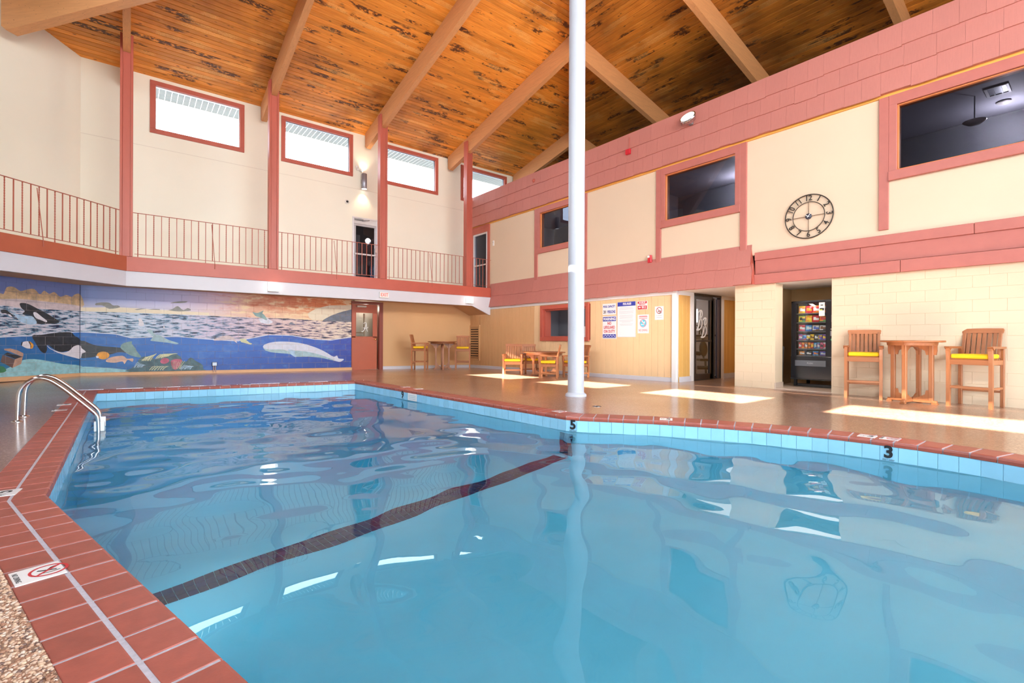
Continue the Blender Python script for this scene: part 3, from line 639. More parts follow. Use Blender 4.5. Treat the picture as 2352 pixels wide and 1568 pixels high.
# ---- lower far wall: painted concrete blocks carrying the mural, tan wall to the right of the door
MURAL=[('cream',[(4.605,1.906),(4.859,2.072),(5.295,2.204),(6.166,2.258),(6.169,1.685),(4.775,1.691),(4.647,1.775)]),
('dune',[(-3.021,2.000),(-2.755,2.042),(-2.673,2.034),(-2.618,2.185),(-2.476,2.209),(-2.346,2.132),(-2.212,2.179),(-2.060,2.209),(-1.934,2.097),(-1.839,2.192),(-1.725,2.125),(-1.610,2.181),(-1.474,2.078),(-1.336,2.136),(-1.195,2.103),(-1.123,2.165),(-0.986,2.178),(-0.984,1.806),(-1.870,1.817),(-3.020,1.767)]),
('beach',[(-3.020,1.899),(-2.755,1.914),(-2.330,1.951),(-1.870,1.938),(-0.985,1.880),(-0.984,1.731),(-1.870,1.748),(-3.020,1.736)]),
('cream',[(-0.984,1.848),(-0.688,1.861),(-0.285,1.889),(0.572,1.864),(1.831,1.820),(1.832,1.712),(0.572,1.715),(-0.984,1.702)]),
('scrub',[(-0.689,1.966),(-0.583,1.998),(-0.422,1.997),(-0.340,1.931),(-0.244,1.935),(-0.203,1.884),(-0.421,1.838),(-0.556,1.920),(-0.689,1.922)]),
('scrub',[(0.106,1.843),(0.249,1.877),(0.366,1.873),(0.163,1.831)]),
('scrub',[(0.395,1.856),(0.527,1.877),(0.662,1.877),(0.662,1.853)]),
('scrub',[(0.859,1.857),(0.951,1.890),(1.074,1.980),(1.200,1.872),(1.311,1.934),(1.383,1.870),(1.106,1.830)]),
('scrub',[(0.904,2.057),(1.074,2.113),(1.294,2.125),(1.247,2.084),(1.043,2.064)]),
('slate',[(5.077,1.655),(5.341,1.844),(5.633,1.968),(5.886,2.048),(6.167,2.083),(6.169,1.638),(5.521,1.633)]),
('sea',[(-3.56,1.75),(-2.75,1.78),(-2.36,1.75),(-0.98,1.75),(0.19,1.75),(1.56,1.74),(2.38,1.72),(4.12,1.72),(5.09,1.67),(6.25,1.66),(6.25,1.15),(5.35,1.01),(4.84,1.04),(4.12,1.16),(3.44,1.18),(2.88,1.05),(2.59,0.98),(2.19,1.00),(1.60,1.05),(1.05,1.11),(0.53,1.08),(0.03,1.06),(-0.29,1.16),(-1.00,1.21),(-1.70,1.16),(-2.14,1.10),(-2.75,1.06),(-3.56,1.04)]),
('deep',[(-3.56,1.04),(-2.75,1.06),(-2.14,1.10),(-1.70,1.16),(-1.00,1.21),(-0.29,1.16),(0.03,1.06),(0.53,1.08),(1.05,1.11),(1.60,1.05),(2.19,1.00),(2.59,0.98),(2.88,1.05),(3.44,1.18),(4.12,1.16),(4.84,1.04),(5.35,1.01),(6.25,1.15),(6.30,0.00),(-6.00,0.00)]),
('foam',[(-3.556,1.043),(-2.752,1.063),(-2.139,1.096),(-1.702,1.163),(-0.998,1.205),(-0.294,1.161),(0.027,1.060),(0.528,1.085),(1.053,1.110),(1.605,1.047),(2.185,1.004),(2.589,0.982),(2.881,1.053),(3.441,1.177),(4.122,1.159),(4.843,1.037),(5.347,1.013),(6.250,1.151),(6.250,1.173),(5.347,1.035),(4.843,1.059),(4.122,1.181),(3.441,1.199),(2.881,1.075),(2.589,1.004),(2.185,1.026),(1.605,1.069),(1.053,1.132),(0.528,1.107),(0.027,1.082),(-0.294,1.183),(-0.998,1.227),(-1.702,1.185),(-2.139,1.118),(-2.752,1.085),(-3.556,1.065)]),
('sand',[(-2.625,0.357),(-2.281,0.545),(-1.928,0.539),(-1.399,0.410),(-0.978,0.343),(-0.977,0.128),(-3.014,0.177),(-3.015,0.333)]),
('sand',[(-0.978,0.309),(-0.683,0.300),(-0.484,0.276),(-0.239,0.241),(-0.002,0.188),(-0.001,0.107),(-0.977,0.146)]),
('orca',[(-2.094,1.114),(-1.899,1.133),(-1.606,1.181),(-1.227,1.205),(-1.119,1.115),(-0.975,0.995),(-0.974,0.576),(-1.007,0.633),(-1.081,0.709),(-1.278,0.732),(-1.452,0.708),(-1.604,0.774),(-1.737,0.882),(-1.778,0.865),(-1.769,0.777),(-1.817,0.691),(-1.913,0.745),(-2.024,0.936)]),
('orca',[(-0.987,0.988),(-0.685,0.867),(-0.241,0.812),(-0.102,0.784),(0.082,0.683),(0.139,0.592),(-0.171,0.686),(-0.417,0.619),(-0.684,0.570),(-0.854,0.548),(-0.986,0.576)]),
('fluke',[(-0.185,0.812),(-0.144,0.910),(-0.046,0.955),(0.059,0.973),(0.052,0.919),(0.117,0.810),(0.167,0.700),(0.254,0.535),(0.025,0.594),(-0.102,0.703)]),
('white',[(-1.778,0.882),(-1.704,0.793),(-1.604,0.756),(-1.435,0.699),(-1.260,0.731),(-1.136,0.848),(-0.975,0.855),(-0.973,0.548),(-1.098,0.552),(-1.452,0.664),(-1.638,0.757)]),
('white',[(-0.987,0.808),(-0.932,0.765),(-0.880,0.704),(-0.932,0.670),(-0.986,0.662)]),
('orca',[(-2.359,1.832),(-2.315,1.861),(-2.181,1.846),(-1.996,1.757),(-1.723,1.617),(-1.489,1.442),(-1.804,1.396),(-2.010,1.397),(-2.057,1.532),(-2.180,1.593),(-2.262,1.589),(-2.300,1.620),(-2.255,1.673),(-2.330,1.751)]),
('white',[(-2.076,1.646),(-2.011,1.657),(-1.885,1.557),(-1.780,1.475),(-1.788,1.436),(-1.884,1.471),(-2.026,1.533)]),
('ice',[(-2.474,1.619),(-2.284,1.554),(-2.119,1.571),(-2.026,1.482),(-2.007,1.397),(-2.149,1.367),(-2.328,1.419),(-2.416,1.515)]),
('orca',[(-2.733,1.652),(-2.672,1.688),(-2.588,1.653),(-2.474,1.545),(-2.545,1.541),(-2.630,1.602),(-2.699,1.598)]),
('white',[(-2.602,1.587),(-2.545,1.582),(-2.495,1.519),(-2.559,1.541)]),
('white',[(-2.326,0.904),(-2.282,0.962),(-2.193,0.979),(-2.116,0.953),(-2.070,0.885),(-2.101,0.817),(-2.192,0.810),(-2.282,0.854)]),
('orange',[(-2.170,0.974),(-2.116,0.953),(-2.067,0.885),(-2.093,0.809),(-2.139,0.813),(-2.116,0.885)]),
('orca',[(-2.332,0.879),(-2.319,0.954),(-2.290,0.970),(-2.311,0.871)]),
('orca',[(-2.177,0.970),(-2.155,0.970),(-2.116,0.868),(-2.131,0.818),(-2.139,0.886)]),
('orange',[(-0.411,0.601),(-0.423,0.557),(-0.459,0.522),(-0.510,0.503),(-0.566,0.504),(-0.617,0.525),(-0.652,0.561),(-0.665,0.605),(-0.652,0.649),(-0.618,0.684),(-0.567,0.703),(-0.510,0.702),(-0.459,0.682),(-0.423,0.646)]),
('white',[(-0.684,0.597),(-0.632,0.587),(-0.625,0.543),(-0.671,0.535)]),
('peach',[(-0.484,0.443),(-0.390,0.547),(-0.143,0.587),(-0.045,0.505),(0.082,0.511),(0.068,0.421),(-0.031,0.477),(-0.100,0.362),(-0.142,0.435),(-0.308,0.404)]),
('wood',[(-2.689,0.674),(-2.449,0.568),(-2.498,0.374),(-2.729,0.523)]),
('chest',[(-2.449,0.568),(-2.288,0.629),(-2.325,0.455),(-2.498,0.374)]),
('orca',[(-2.668,0.681),(-2.599,0.728),(-2.296,0.620),(-2.442,0.576)]),
('chest',[(-2.662,0.810),(-2.543,0.816),(-2.399,0.773),(-2.281,0.703),(-2.281,0.637),(-2.325,0.630),(-2.542,0.743),(-2.655,0.778)]),
('green',[(-2.884,0.419),(-2.750,0.428),(-2.667,0.408),(-2.618,0.324),(-2.694,0.280),(-2.884,0.277)]),
('reef',[(0.055,0.249),(0.140,0.337),(0.254,0.535),(0.458,0.559),(0.577,0.473),(0.726,0.619),(1.001,0.625),(1.142,0.537),(1.189,0.422),(1.284,0.400),(1.380,0.513),(1.509,0.414),(1.673,0.293),(1.690,0.176),(1.690,0.078),(0.027,0.142)]),
('red',[(0.681,0.434),(0.742,0.507),(0.848,0.495),(0.879,0.410),(0.788,0.347),(0.697,0.368)]),
('red',[(0.917,0.409),(1.033,0.473),(1.174,0.451),(1.158,0.365),(1.080,0.197),(0.972,0.200)]),
('straw',[(0.572,0.509),(0.603,0.556),(0.642,0.593),(0.671,0.615),(0.703,0.626),(0.709,0.613),(0.677,0.597),(0.648,0.570),(0.609,0.528),(0.578,0.475)]),
('straw',[(0.608,0.517),(0.653,0.563),(0.688,0.598),(0.724,0.618),(0.751,0.628),(0.757,0.614),(0.730,0.600),(0.694,0.574),(0.659,0.534),(0.614,0.484)]),
('straw',[(0.643,0.526),(0.678,0.570),(0.716,0.603),(0.754,0.621),(0.797,0.629),(0.803,0.615),(0.761,0.603),(0.722,0.580),(0.684,0.541),(0.649,0.492)]),
('straw',[(0.683,0.534),(0.724,0.577),(0.766,0.608),(0.810,0.624),(0.842,0.630),(0.848,0.616),(0.816,0.606),(0.773,0.584),(0.730,0.548),(0.689,0.501)]),
('straw',[(0.705,0.543),(0.756,0.583),(0.805,0.613),(0.853,0.628),(0.900,0.631),(0.907,0.617),(0.859,0.609),(0.811,0.589),(0.763,0.555),(0.711,0.509)]),
('straw',[(0.734,0.552),(0.792,0.590),(0.843,0.618),(0.890,0.631),(0.934,0.633),(0.940,0.619),(0.896,0.612),(0.849,0.594),(0.799,0.562),(0.740,0.518)]),
('straw',[(0.774,0.561),(0.819,0.597),(0.888,0.623),(0.939,0.634),(0.987,0.634),(0.993,0.620),(0.945,0.615),(0.894,0.599),(0.826,0.569),(0.780,0.527)]),
('straw',[(0.804,0.569),(0.871,0.604),(0.921,0.628),(0.983,0.637),(1.039,0.635),(1.045,0.621),(0.989,0.618),(0.927,0.604),(0.877,0.575),(0.811,0.536)]),
('straw',[(0.842,0.578),(0.899,0.611),(0.961,0.633),(1.018,0.640),(1.073,0.636),(1.079,0.622),(1.024,0.621),(0.968,0.610),(0.905,0.582),(0.848,0.544)]),
('straw',[(0.265,0.460),(0.310,0.502),(0.333,0.534),(0.369,0.551),(0.416,0.557),(0.422,0.544),(0.375,0.533),(0.339,0.511),(0.316,0.474),(0.271,0.427)]),
('straw',[(0.301,0.459),(0.342,0.506),(0.377,0.542),(0.411,0.564),(0.459,0.575),(0.465,0.561),(0.417,0.546),(0.383,0.519),(0.348,0.478),(0.307,0.426)]),
('straw',[(0.336,0.458),(0.376,0.510),(0.409,0.551),(0.453,0.577),(0.483,0.593),(0.489,0.579),(0.459,0.559),(0.415,0.528),(0.382,0.482),(0.342,0.425)]),
('straw',[(0.375,0.457),(0.418,0.514),(0.447,0.560),(0.488,0.590),(0.531,0.610),(0.537,0.597),(0.494,0.572),(0.453,0.536),(0.424,0.485),(0.381,0.424)]),
('straw',[(0.407,0.457),(0.443,0.518),(0.483,0.568),(0.529,0.603),(0.563,0.628),(0.569,0.615),(0.535,0.585),(0.489,0.545),(0.449,0.489),(0.413,0.423)]),
('straw',[(0.446,0.456),(0.485,0.521),(0.519,0.577),(0.561,0.617),(0.590,0.647),(0.596,0.633),(0.567,0.598),(0.525,0.553),(0.491,0.493),(0.452,0.422)]),
('ice',[(0.100,0.277),(0.125,0.329),(0.147,0.370),(0.165,0.397),(0.190,0.413),(0.196,0.404),(0.171,0.385),(0.153,0.355),(0.131,0.310),(0.106,0.255)]),
('ice',[(0.117,0.276),(0.143,0.325),(0.176,0.362),(0.194,0.385),(0.210,0.398),(0.215,0.389),(0.200,0.373),(0.182,0.347),(0.149,0.306),(0.123,0.254)]),
('ice',[(0.162,0.275),(0.178,0.320),(0.202,0.354),(0.215,0.374),(0.235,0.383),(0.240,0.374),(0.221,0.362),(0.208,0.339),(0.183,0.301),(0.168,0.253)]),
('ice',[(0.182,0.274),(0.198,0.316),(0.224,0.346),(0.255,0.362),(0.266,0.367),(0.272,0.359),(0.261,0.350),(0.229,0.331),(0.204,0.297),(0.188,0.252)]),
('ice',[(0.203,0.274),(0.225,0.311),(0.249,0.338),(0.281,0.350),(0.296,0.352),(0.301,0.343),(0.287,0.338),(0.255,0.323),(0.231,0.292),(0.209,0.252)]),
('ice',[(0.237,0.273),(0.255,0.307),(0.292,0.330),(0.304,0.339),(0.322,0.337),(0.328,0.328),(0.310,0.326),(0.298,0.314),(0.261,0.288),(0.243,0.251)]),
('ice',[(0.262,0.272),(0.283,0.302),(0.307,0.322),(0.337,0.327),(0.350,0.321),(0.356,0.312),(0.343,0.314),(0.313,0.306),(0.289,0.283),(0.267,0.250)]),
('straw',[(0.948,0.210),(0.944,0.284),(0.928,0.348),(0.930,0.395),(0.902,0.432),(0.909,0.425),(0.936,0.385),(0.934,0.334),(0.951,0.268),(0.954,0.191)]),
('straw',[(0.982,0.209),(0.980,0.283),(0.967,0.347),(0.971,0.394),(0.955,0.431),(0.961,0.423),(0.977,0.384),(0.973,0.333),(0.986,0.267),(0.988,0.190)]),
('straw',[(1.001,0.209),(1.003,0.283),(0.995,0.346),(1.001,0.393),(0.997,0.430),(1.003,0.422),(1.008,0.383),(1.001,0.333),(1.009,0.266),(1.007,0.190)]),
('straw',[(1.038,0.207),(1.041,0.281),(1.039,0.345),(1.035,0.392),(1.044,0.429),(1.050,0.421),(1.041,0.382),(1.046,0.331),(1.047,0.265),(1.044,0.188)]),
('straw',[(1.051,0.207),(1.060,0.281),(1.070,0.344),(1.092,0.391),(1.089,0.428),(1.095,0.420),(1.098,0.380),(1.076,0.330),(1.066,0.265),(1.057,0.188)]),
('straw',[(1.072,0.206),(1.104,0.280),(1.112,0.343),(1.136,0.390),(1.140,0.427),(1.147,0.419),(1.142,0.379),(1.119,0.329),(1.110,0.263),(1.078,0.187)]),
('straw',[(1.113,0.205),(1.129,0.279),(1.153,0.342),(1.173,0.389),(1.189,0.426),(1.196,0.418),(1.179,0.378),(1.159,0.328),(1.135,0.262),(1.119,0.186)]),
('straw',[(1.123,0.205),(1.151,0.278),(1.190,0.341),(1.218,0.388),(1.245,0.424),(1.251,0.416),(1.224,0.377),(1.197,0.327),(1.158,0.262),(1.129,0.185)]),
('ice',[(1.140,0.196),(1.169,0.241),(1.196,0.275),(1.216,0.294),(1.243,0.301),(1.249,0.291),(1.223,0.281),(1.202,0.259),(1.176,0.221),(1.146,0.173)]),
('ice',[(1.175,0.195),(1.201,0.239),(1.225,0.271),(1.241,0.289),(1.277,0.294),(1.283,0.285),(1.247,0.276),(1.231,0.255),(1.207,0.219),(1.181,0.172)]),
('ice',[(1.215,0.194),(1.221,0.237),(1.262,0.267),(1.286,0.283),(1.304,0.288),(1.310,0.278),(1.292,0.270),(1.268,0.251),(1.228,0.217),(1.221,0.171)]),
('ice',[(1.229,0.193),(1.269,0.234),(1.278,0.264),(1.318,0.278),(1.336,0.281),(1.342,0.271),(1.324,0.265),(1.284,0.248),(1.275,0.214),(1.235,0.170)]),
('ice',[(1.261,0.192),(1.287,0.232),(1.319,0.260),(1.342,0.273),(1.369,0.274),(1.376,0.265),(1.348,0.260),(1.326,0.243),(1.293,0.212),(1.267,0.169)]),
('ice',[(1.309,0.191),(1.319,0.229),(1.339,0.256),(1.381,0.267),(1.387,0.268),(1.394,0.258),(1.387,0.254),(1.346,0.240),(1.326,0.209),(1.316,0.167)]),
('ice',[(1.340,0.190),(1.349,0.227),(1.387,0.252),(1.410,0.262),(1.436,0.260),(1.443,0.251),(1.417,0.249),(1.393,0.236),(1.356,0.207),(1.347,0.166)]),
('ice',[(1.366,0.189),(1.396,0.224),(1.407,0.248),(1.440,0.257),(1.458,0.254),(1.464,0.245),(1.447,0.244),(1.413,0.232),(1.403,0.204),(1.372,0.165)]),
('straw',[(0.437,0.194),(0.468,0.237),(0.495,0.270),(0.529,0.287),(0.554,0.294),(0.560,0.283),(0.535,0.272),(0.501,0.251),(0.474,0.215),(0.443,0.168)]),
('straw',[(0.480,0.193),(0.523,0.235),(0.555,0.268),(0.595,0.285),(0.624,0.292),(0.630,0.281),(0.601,0.270),(0.561,0.250),(0.529,0.213),(0.486,0.167)]),
('straw',[(0.541,0.191),(0.579,0.234),(0.619,0.266),(0.649,0.283),(0.673,0.290),(0.679,0.279),(0.655,0.269),(0.625,0.247),(0.585,0.211),(0.547,0.165)]),
('straw',[(0.613,0.188),(0.647,0.231),(0.667,0.264),(0.709,0.281),(0.740,0.288),(0.746,0.277),(0.715,0.267),(0.673,0.246),(0.653,0.209),(0.620,0.162)]),
('straw',[(0.672,0.186),(0.698,0.230),(0.730,0.262),(0.769,0.280),(0.811,0.286),(0.818,0.275),(0.775,0.265),(0.736,0.244),(0.704,0.207),(0.679,0.160)]),
('straw',[(0.720,0.184),(0.754,0.228),(0.798,0.260),(0.837,0.278),(0.864,0.284),(0.870,0.274),(0.843,0.263),(0.804,0.242),(0.761,0.205),(0.726,0.158)]),
('seal',[(0.375,1.286),(0.470,1.306),(0.545,1.177),(0.664,1.142),(0.877,1.012),(1.094,0.927),(1.031,0.899),(0.846,0.937),(0.575,0.974),(0.456,1.001),(0.515,1.103),(0.456,1.176)]),
('white',[(0.186,1.583),(0.214,1.602),(0.250,1.594),(0.316,1.450),(0.280,1.394),(0.193,1.410),(0.207,1.502)]),
('white',[(0.739,1.366),(0.761,1.423),(0.784,1.339)]),
('straw',[(2.629,1.058),(2.773,1.059),(2.901,0.936),(2.974,0.916),(2.938,0.875),(2.810,0.916),(2.665,0.957)]),
('beach',[(1.935,1.015),(2.173,1.136),(2.399,1.138),(2.522,1.017),(2.558,0.926),(2.399,1.037),(2.173,1.006)]),
('whale',[(3.273,0.811),(3.368,0.905),(3.637,0.968),(4.033,0.969),(4.441,0.914),(4.864,0.780),(5.191,0.621),(5.458,0.458),(5.571,0.502),(5.628,0.397),(5.812,0.371),(5.686,0.281),(5.482,0.321),(5.082,0.420),(4.652,0.473),(4.257,0.480),(4.074,0.570),(3.638,0.618),(3.388,0.674)]),
('seal',[(3.292,0.759),(3.445,0.726),(3.834,0.723),(4.034,0.656),(4.298,0.675),(4.652,0.627),(5.082,0.510),(5.481,0.332),(5.082,0.420),(4.652,0.473),(4.257,0.480),(4.074,0.570),(3.638,0.618),(3.388,0.674)]),
('ice',[(4.013,0.721),(4.216,0.676),(4.216,0.589),(4.258,0.469),(4.135,0.525),(4.054,0.613)]),
('foam',[(3.139,1.684),(3.251,1.719),(3.384,1.734),(3.557,1.592),(3.442,1.525),(3.214,1.561)]),
('fluke',[(2.980,1.885),(3.063,1.868),(3.250,1.855),(3.345,1.753),(3.384,1.650),(3.308,1.668),(3.195,1.728),(3.064,1.765)]),
('fluke',[(3.138,1.871),(3.288,1.950),(3.250,1.855)]),
('slate',[(4.010,1.539),(4.090,1.606),(4.253,1.523)]),
]

def clip_poly(P, x0, x1, y0, y1):
    for ax, v, sg in ((0, x0, 1), (0, x1, -1), (1, y0, 1), (1, y1, -1)):
        Q = []
        for i in range(len(P)):
            a, b = P[i - 1], P[i]; ia, ib = (a[ax] - v) * sg >= 0, (b[ax] - v) * sg >= 0
            if ia != ib:
                t = (v - a[ax]) / (b[ax] - a[ax]); q = [a[0] + (b[0] - a[0]) * t, a[1] + (b[1] - a[1]) * t]; q[ax] = v; Q.append(tuple(q))
            if ib: Q.append(b)
        P = Q
        if len(P) < 3: return []
    return P
def rounded(P, n=3):
    out = []; k = len(P)
    for i in range(k):
        p0, p1, p2, p3 = P[i - 1], P[i], P[(i + 1) % k], P[(i + 2) % k]
        for j in range(n):
            t = j / n; out.append(tuple(.5 * (2 * p1[q] + (p2[q] - p0[q]) * t + (2 * p0[q] - 5 * p1[q] + 4 * p2[q] - p3[q]) * t * t + (3 * p1[q] - p0[q] - 3 * p2[q] + p3[q]) * t ** 3) for q in (0, 1)))
    return out
MURAL = [(m, P if m in ('sea', 'deep', 'foam', 'cream', 'wood', 'chest', 'straw') or len(P) < 5 else rounded(P)) for m, P in MURAL]
BW, BH = .41, .203
def paint_front(mb, P4, x0, x1, z0, z1):
    """the painting as it runs over one block: flat paint layers cut at the block's edges"""
    keys = ['sky']
    mb.box(((x0 + x1) / 2, (z0 + z1) / 2, -.06), (x1 - x0, z1 - z0, .12), .002, P4, 0)
    lay = 0
    for m, P in [('sky', [(x0, z0), (x1, z0), (x1, z1), (x0, z1)])] + MURAL:
        xs = [p[0] for p in P]; zs = [p[1] for p in P]
        if max(xs) <= x0 or min(xs) >= x1 or max(zs) <= z0 or min(zs) >= z1: continue
        e = .0012; Q = clip_poly(P, x0 + e, x1 - e, z0 + e, z1 - e)
        Q = [q for i, q in enumerate(Q) if math.dist(q, Q[i - 1]) > 1e-5]
        if len(Q) < 3: continue
        A = sum(Q[i - 1][0] * Q[i][1] - Q[i][0] * Q[i - 1][1] for i in range(len(Q)))
        if abs(A) < 1e-5: continue
        if A < 0: Q = Q[::-1]
        if m not in keys: keys.append(m)
        lay += 1; mb.poly(Q, .0004 * lay, P4, keys.index(m))
    return [PAINT[k] for k in keys]
mural = ob('mural', None, None, None, label='seascape mural with orcas, coral reef and a pale whale painted over the block wall', category='mural')
def mural_wall(u0, u1, P4):
    r = 0; z = .075
    while z < 2.43:
        z1 = min(z + BH - .0015, 2.44); u = u1 - (BW / 2 if r % 2 else 0) ; first = True; b = u1
        while b > u0 + .02:
            a = u0 if b - BW < u0 else (u if (first and r % 2) else b - BW)
            a = max(a, u0)
            if b - a > .03:
                mb = MB(); mats = paint_front(mb, P4, a + .0008, b - .0008, z, z1); c = ((a + b) / 2, (z + z1) / 2)
                part('block', mb, mats, mural)
            b = a; first = False
        z += BH; r += 1
mural_wall(-.99, 6.085, north(0, YN, 0))
fC2 = basis((-1.0 + .99 * c45, YN + .99 * c45, 0), (c45, c45, 0), (0, 0, 1), (c45, -c45, 0))
mural_wall(-3.40, -.99, fC2)
mb = MB(); mb.box((2.5, 1.3, -.10), (7.2, 2.6, .10), 0, fN); mb.box((-1.70, 1.3, -.10), (3.40, 2.6, .10), 0, fC); part('mortar_backing', mb, M('mortar', (.10, .12, .24), .8), mural)
mb = MB(); mb.box((-3.64, 1.5, -.12), (.46, 3.1, .10), 0, fC); struct('wall_corner_lower', mb, CREAM)
def skirting(name, mb, mats): return struct(name, mb, mats)
def strip_on_floor(P4, u0, u1, h, t, zfun, n=8):
    """skirting that follows the slope of the deck"""
    mb = MB()
    for i in range(n):
        a, b = u0 + (u1 - u0) * i / n, u0 + (u1 - u0) * (i + 1) / n; za, zb = zfun(a), zfun(b)
        V = [(a, za - .02, 0), (b, zb - .02, 0), (b, h(b), 0), (a, h(a), 0), (a, za - .02, t), (b, zb - .02, t), (b, h(b) - .008, t), (a, h(a) - .008, t)]
        mb.add(V, [(4, 5, 6, 7), (7, 6, 2, 3), (0, 4, 7, 3), (5, 1, 2, 6), (0, 1, 5, 4)], 0, P4)
    return mb
skirting('baseboard_far', strip_on_floor(fN, -1.0, 6.085, lambda u: .160 - (u + 1.0) * .0112, .03, lambda u: dz(u, YN)), MOULD)
skirting('baseboard_corner', strip_on_floor(fC, -3.85, .01, lambda u: .160 - u * .012, .03, lambda u: dz(-1.0 + u * c45, YN)), MOULD)
mb = MB(); mb.box((9.3, 1.2, -.09), (4.2, 2.6, .18), 0, fN); struct('wall_far_lower', mb, TAN)
skirting('baseboard_far_right', strip_on_floor(fN, 7.22, 11.05, lambda u: dz(u, YN) + .115, .018, lambda u: dz(u, YN)), LILAC)
# ---------------------------------------------------------------- balcony along the far wall
YB = 15.1
mb = MB()
mb.prism([(-.7, YB), (11.0, YB), (11.0, YN), (-1.0, YN), (-3.7, 13.9), (-3.7, -4), (-2.2, -4), (-2.2, 12.97), (-.07, YB)][1:], 2.75, 3.05)
bal = struct('balcony', mb, CREAM)
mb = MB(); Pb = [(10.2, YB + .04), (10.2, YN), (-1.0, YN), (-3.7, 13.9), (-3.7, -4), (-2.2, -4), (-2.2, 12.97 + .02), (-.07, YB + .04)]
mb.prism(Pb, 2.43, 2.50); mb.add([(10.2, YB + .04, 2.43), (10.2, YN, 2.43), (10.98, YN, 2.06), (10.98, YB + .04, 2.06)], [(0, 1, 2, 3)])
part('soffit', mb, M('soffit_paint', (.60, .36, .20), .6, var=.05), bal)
fB = north(0, YB, 0)
mb = MB(); mb.prism([(-.07, 2.345), (10.14, 2.345), (10.92, 2.03), (10.98, 2.03), (10.98, 2.71), (-.07, 2.71)], -.08, 0, fB); part('white_fascia', mb, LILAC, bal)
mb = MB(); mb.box((5.45, 2.89, -.02), (11.06, .36, .1), .006, fB); part('red_fascia', mb, RED2, bal)
fBc = basis((-.07, YB, 0), (c45, c45, 0), (0, 0, 1), (c45, -c45, 0))
mb = MB(); mb.prism([(-3.02, 2.345), (0, 2.345), (0, 2.71), (-3.02, 2.71)], -.08, 0, fBc); part('white_fascia', mb, LILAC, bal)
mb = MB(); mb.box((-1.5, 2.89, -.02), (3.02, .36, .1), .006, fBc); part('red_fascia', mb, M('terracotta_fascia_paint', (.46, .11, .055), .45, var=.08, vs=3), bal)
mb = MB(); mb.box((-2.2, 4.5, 2.7), (.1, 17, .7)); part('west_fascia', mb, RED2, bal)
for x in BX[:4]:
    p = struct('balcony_post'); p.location = (x, YB, 0); p['label'] = 'coral red built-up timber post rising from the balcony edge'
    part('core', MB().box((0, .06, (3.07 + 8.06) / 2), (.15, .20, 8.06 - 3.07), .004), RED, p)
    for s in (-1, 1): part('side_board', MB().box((s * .1015, .055, (3.07 + 8.50) / 2), (.052, .22, 8.50 - 3.07), .006), RED, p)

RAILM = M('rust_red_rail_paint', (.42, .11, .07), .45)
def flat_bar(z0, z1): return MB().box((0, 0, (z0 + z1) / 2), (.016, .016, z1 - z0), 0)
def twist_bar(z0, z1):
    mb = MB(); n = 44; V = []; F = []
    for i in range(n + 1):
        t = i / n; a = (t - .5) * 2 * math.pi * 5 * (1 if .08 < t < .92 else 1); w = .0098
        for k in range(4): b = a + k * math.pi / 2; V.append((w * 1.2 * math.cos(b), w * 1.2 * math.sin(b), z0 + (z1 - z0) * t))
    for i in range(n):
        for k in range(4): F.append((i * 4 + k, i * 4 + (k + 1) % 4, i * 4 + 4 + (k + 1) % 4, i * 4 + 4 + k))
    return mb.add(V, F)
ZT, ZBt = 4.165, 3.145
BAR = {(t, l): (twist_bar if t else flat_bar)(3.0 if l else ZBt, ZT).mesh('baluster', RAILM) for t in (0, 1) for l in (0, 1)}
def railing(P4, L, label, nb, braces=(), first=1):
    r = thing('balcony_railing', label, 'railing', P4, 'twisted bar railings along the balcony')
    part('top_rail', MB().box((L / 2, 0, ZT), (L, .032, .014), .003), RAILM, r); part('bottom_rail', MB().box((L / 2, 0, ZBt), (L - .06, .022, .012), .002), RAILM, r)
    for k in range(nb):
        x = L * (k + .62) / (nb + .24); ob('baluster', BAR[((k + first) % 2, 1 if k in (0, nb // 2, nb - 1) else 0)], r, T(x, 0, 0))
    for bx in braces: part('brace', MB().tube([(bx, -.01, 4.12), (bx + .07, -.075, 3.05), (bx + .07, -.075, 2.93)], .008, 5), RAILM, r)
fR = lambda x: T(x, YB + .02, 0)
railing(fR(.06), 3.05, 'rust red twisted bar railing between first and second balcony posts from the left', 19, (1.66,))
railing(fR(3.37), 3.07, 'rust red twisted bar railing between second and third balcony posts, in front of glass door', 19, (1.60,))
railing(fR(6.70), 3.13, 'rust red twisted bar railing between third and fourth balcony posts', 19, (1.62,))
railing(fR(10.09), .93, 'short rust red railing beside the balcony end door', 6)
railing(T(-.16 - 3.0 * c45, YB - .09 - 3.0 * c45 + .03, 0) @ RZ(math.pi / 4), 2.95, 'rust red railing on the angled balcony corner at far left', 19, (1.12,), 0)

# ---- doors of the far wall
def glass_door(name, P4, w, h, dark):
    d = struct(name)
    part('door_frame', frame_bars(MB(), 0, w, 0, h, .055, -.10, .02, P4), ALU, d)
    part('header', MB().box((w / 2, h - .14, -.02), (w - .11, .18, .05), .004, P4), ALU, d)
    lf = frame_bars(MB(), .055, w - .055, .0, h - .23, .075, -.055, -.01, P4, wb=.10); part('door_leaf', lf, M('leaf_frame', (.50, .50, .55), .3, .6), d)
    part('pane', MB().box((w / 2, (h - .23) / 2, -.035), (w - .2, h - .4, .006), 0, P4), DKGLASS, d)
    part('push_bar', MB().box((w / 2, 1.02, .02), (w - .13, .055, .05), .008, P4), ALU, d)
    return d
d2 = glass_door('door_2', north(6.09, YN, 3.05), .94, 2.32, 1)
part('door_closer', MB().box((.22, 2.22, .05), (.30, .05, .05), .006, north(6.09, YN, 3.05)).tube([(6.45, YN - .06, 5.26), (6.62, YN - .22, 5.25), (6.40, YN - .10, 5.22)], .010, 6), GREYM, d2)
part('lock_box', MB().box((.86, 1.20, .04), (.08, .16, .06), .006, north(6.09, YN, 3.05)), PLASTIC, d2)
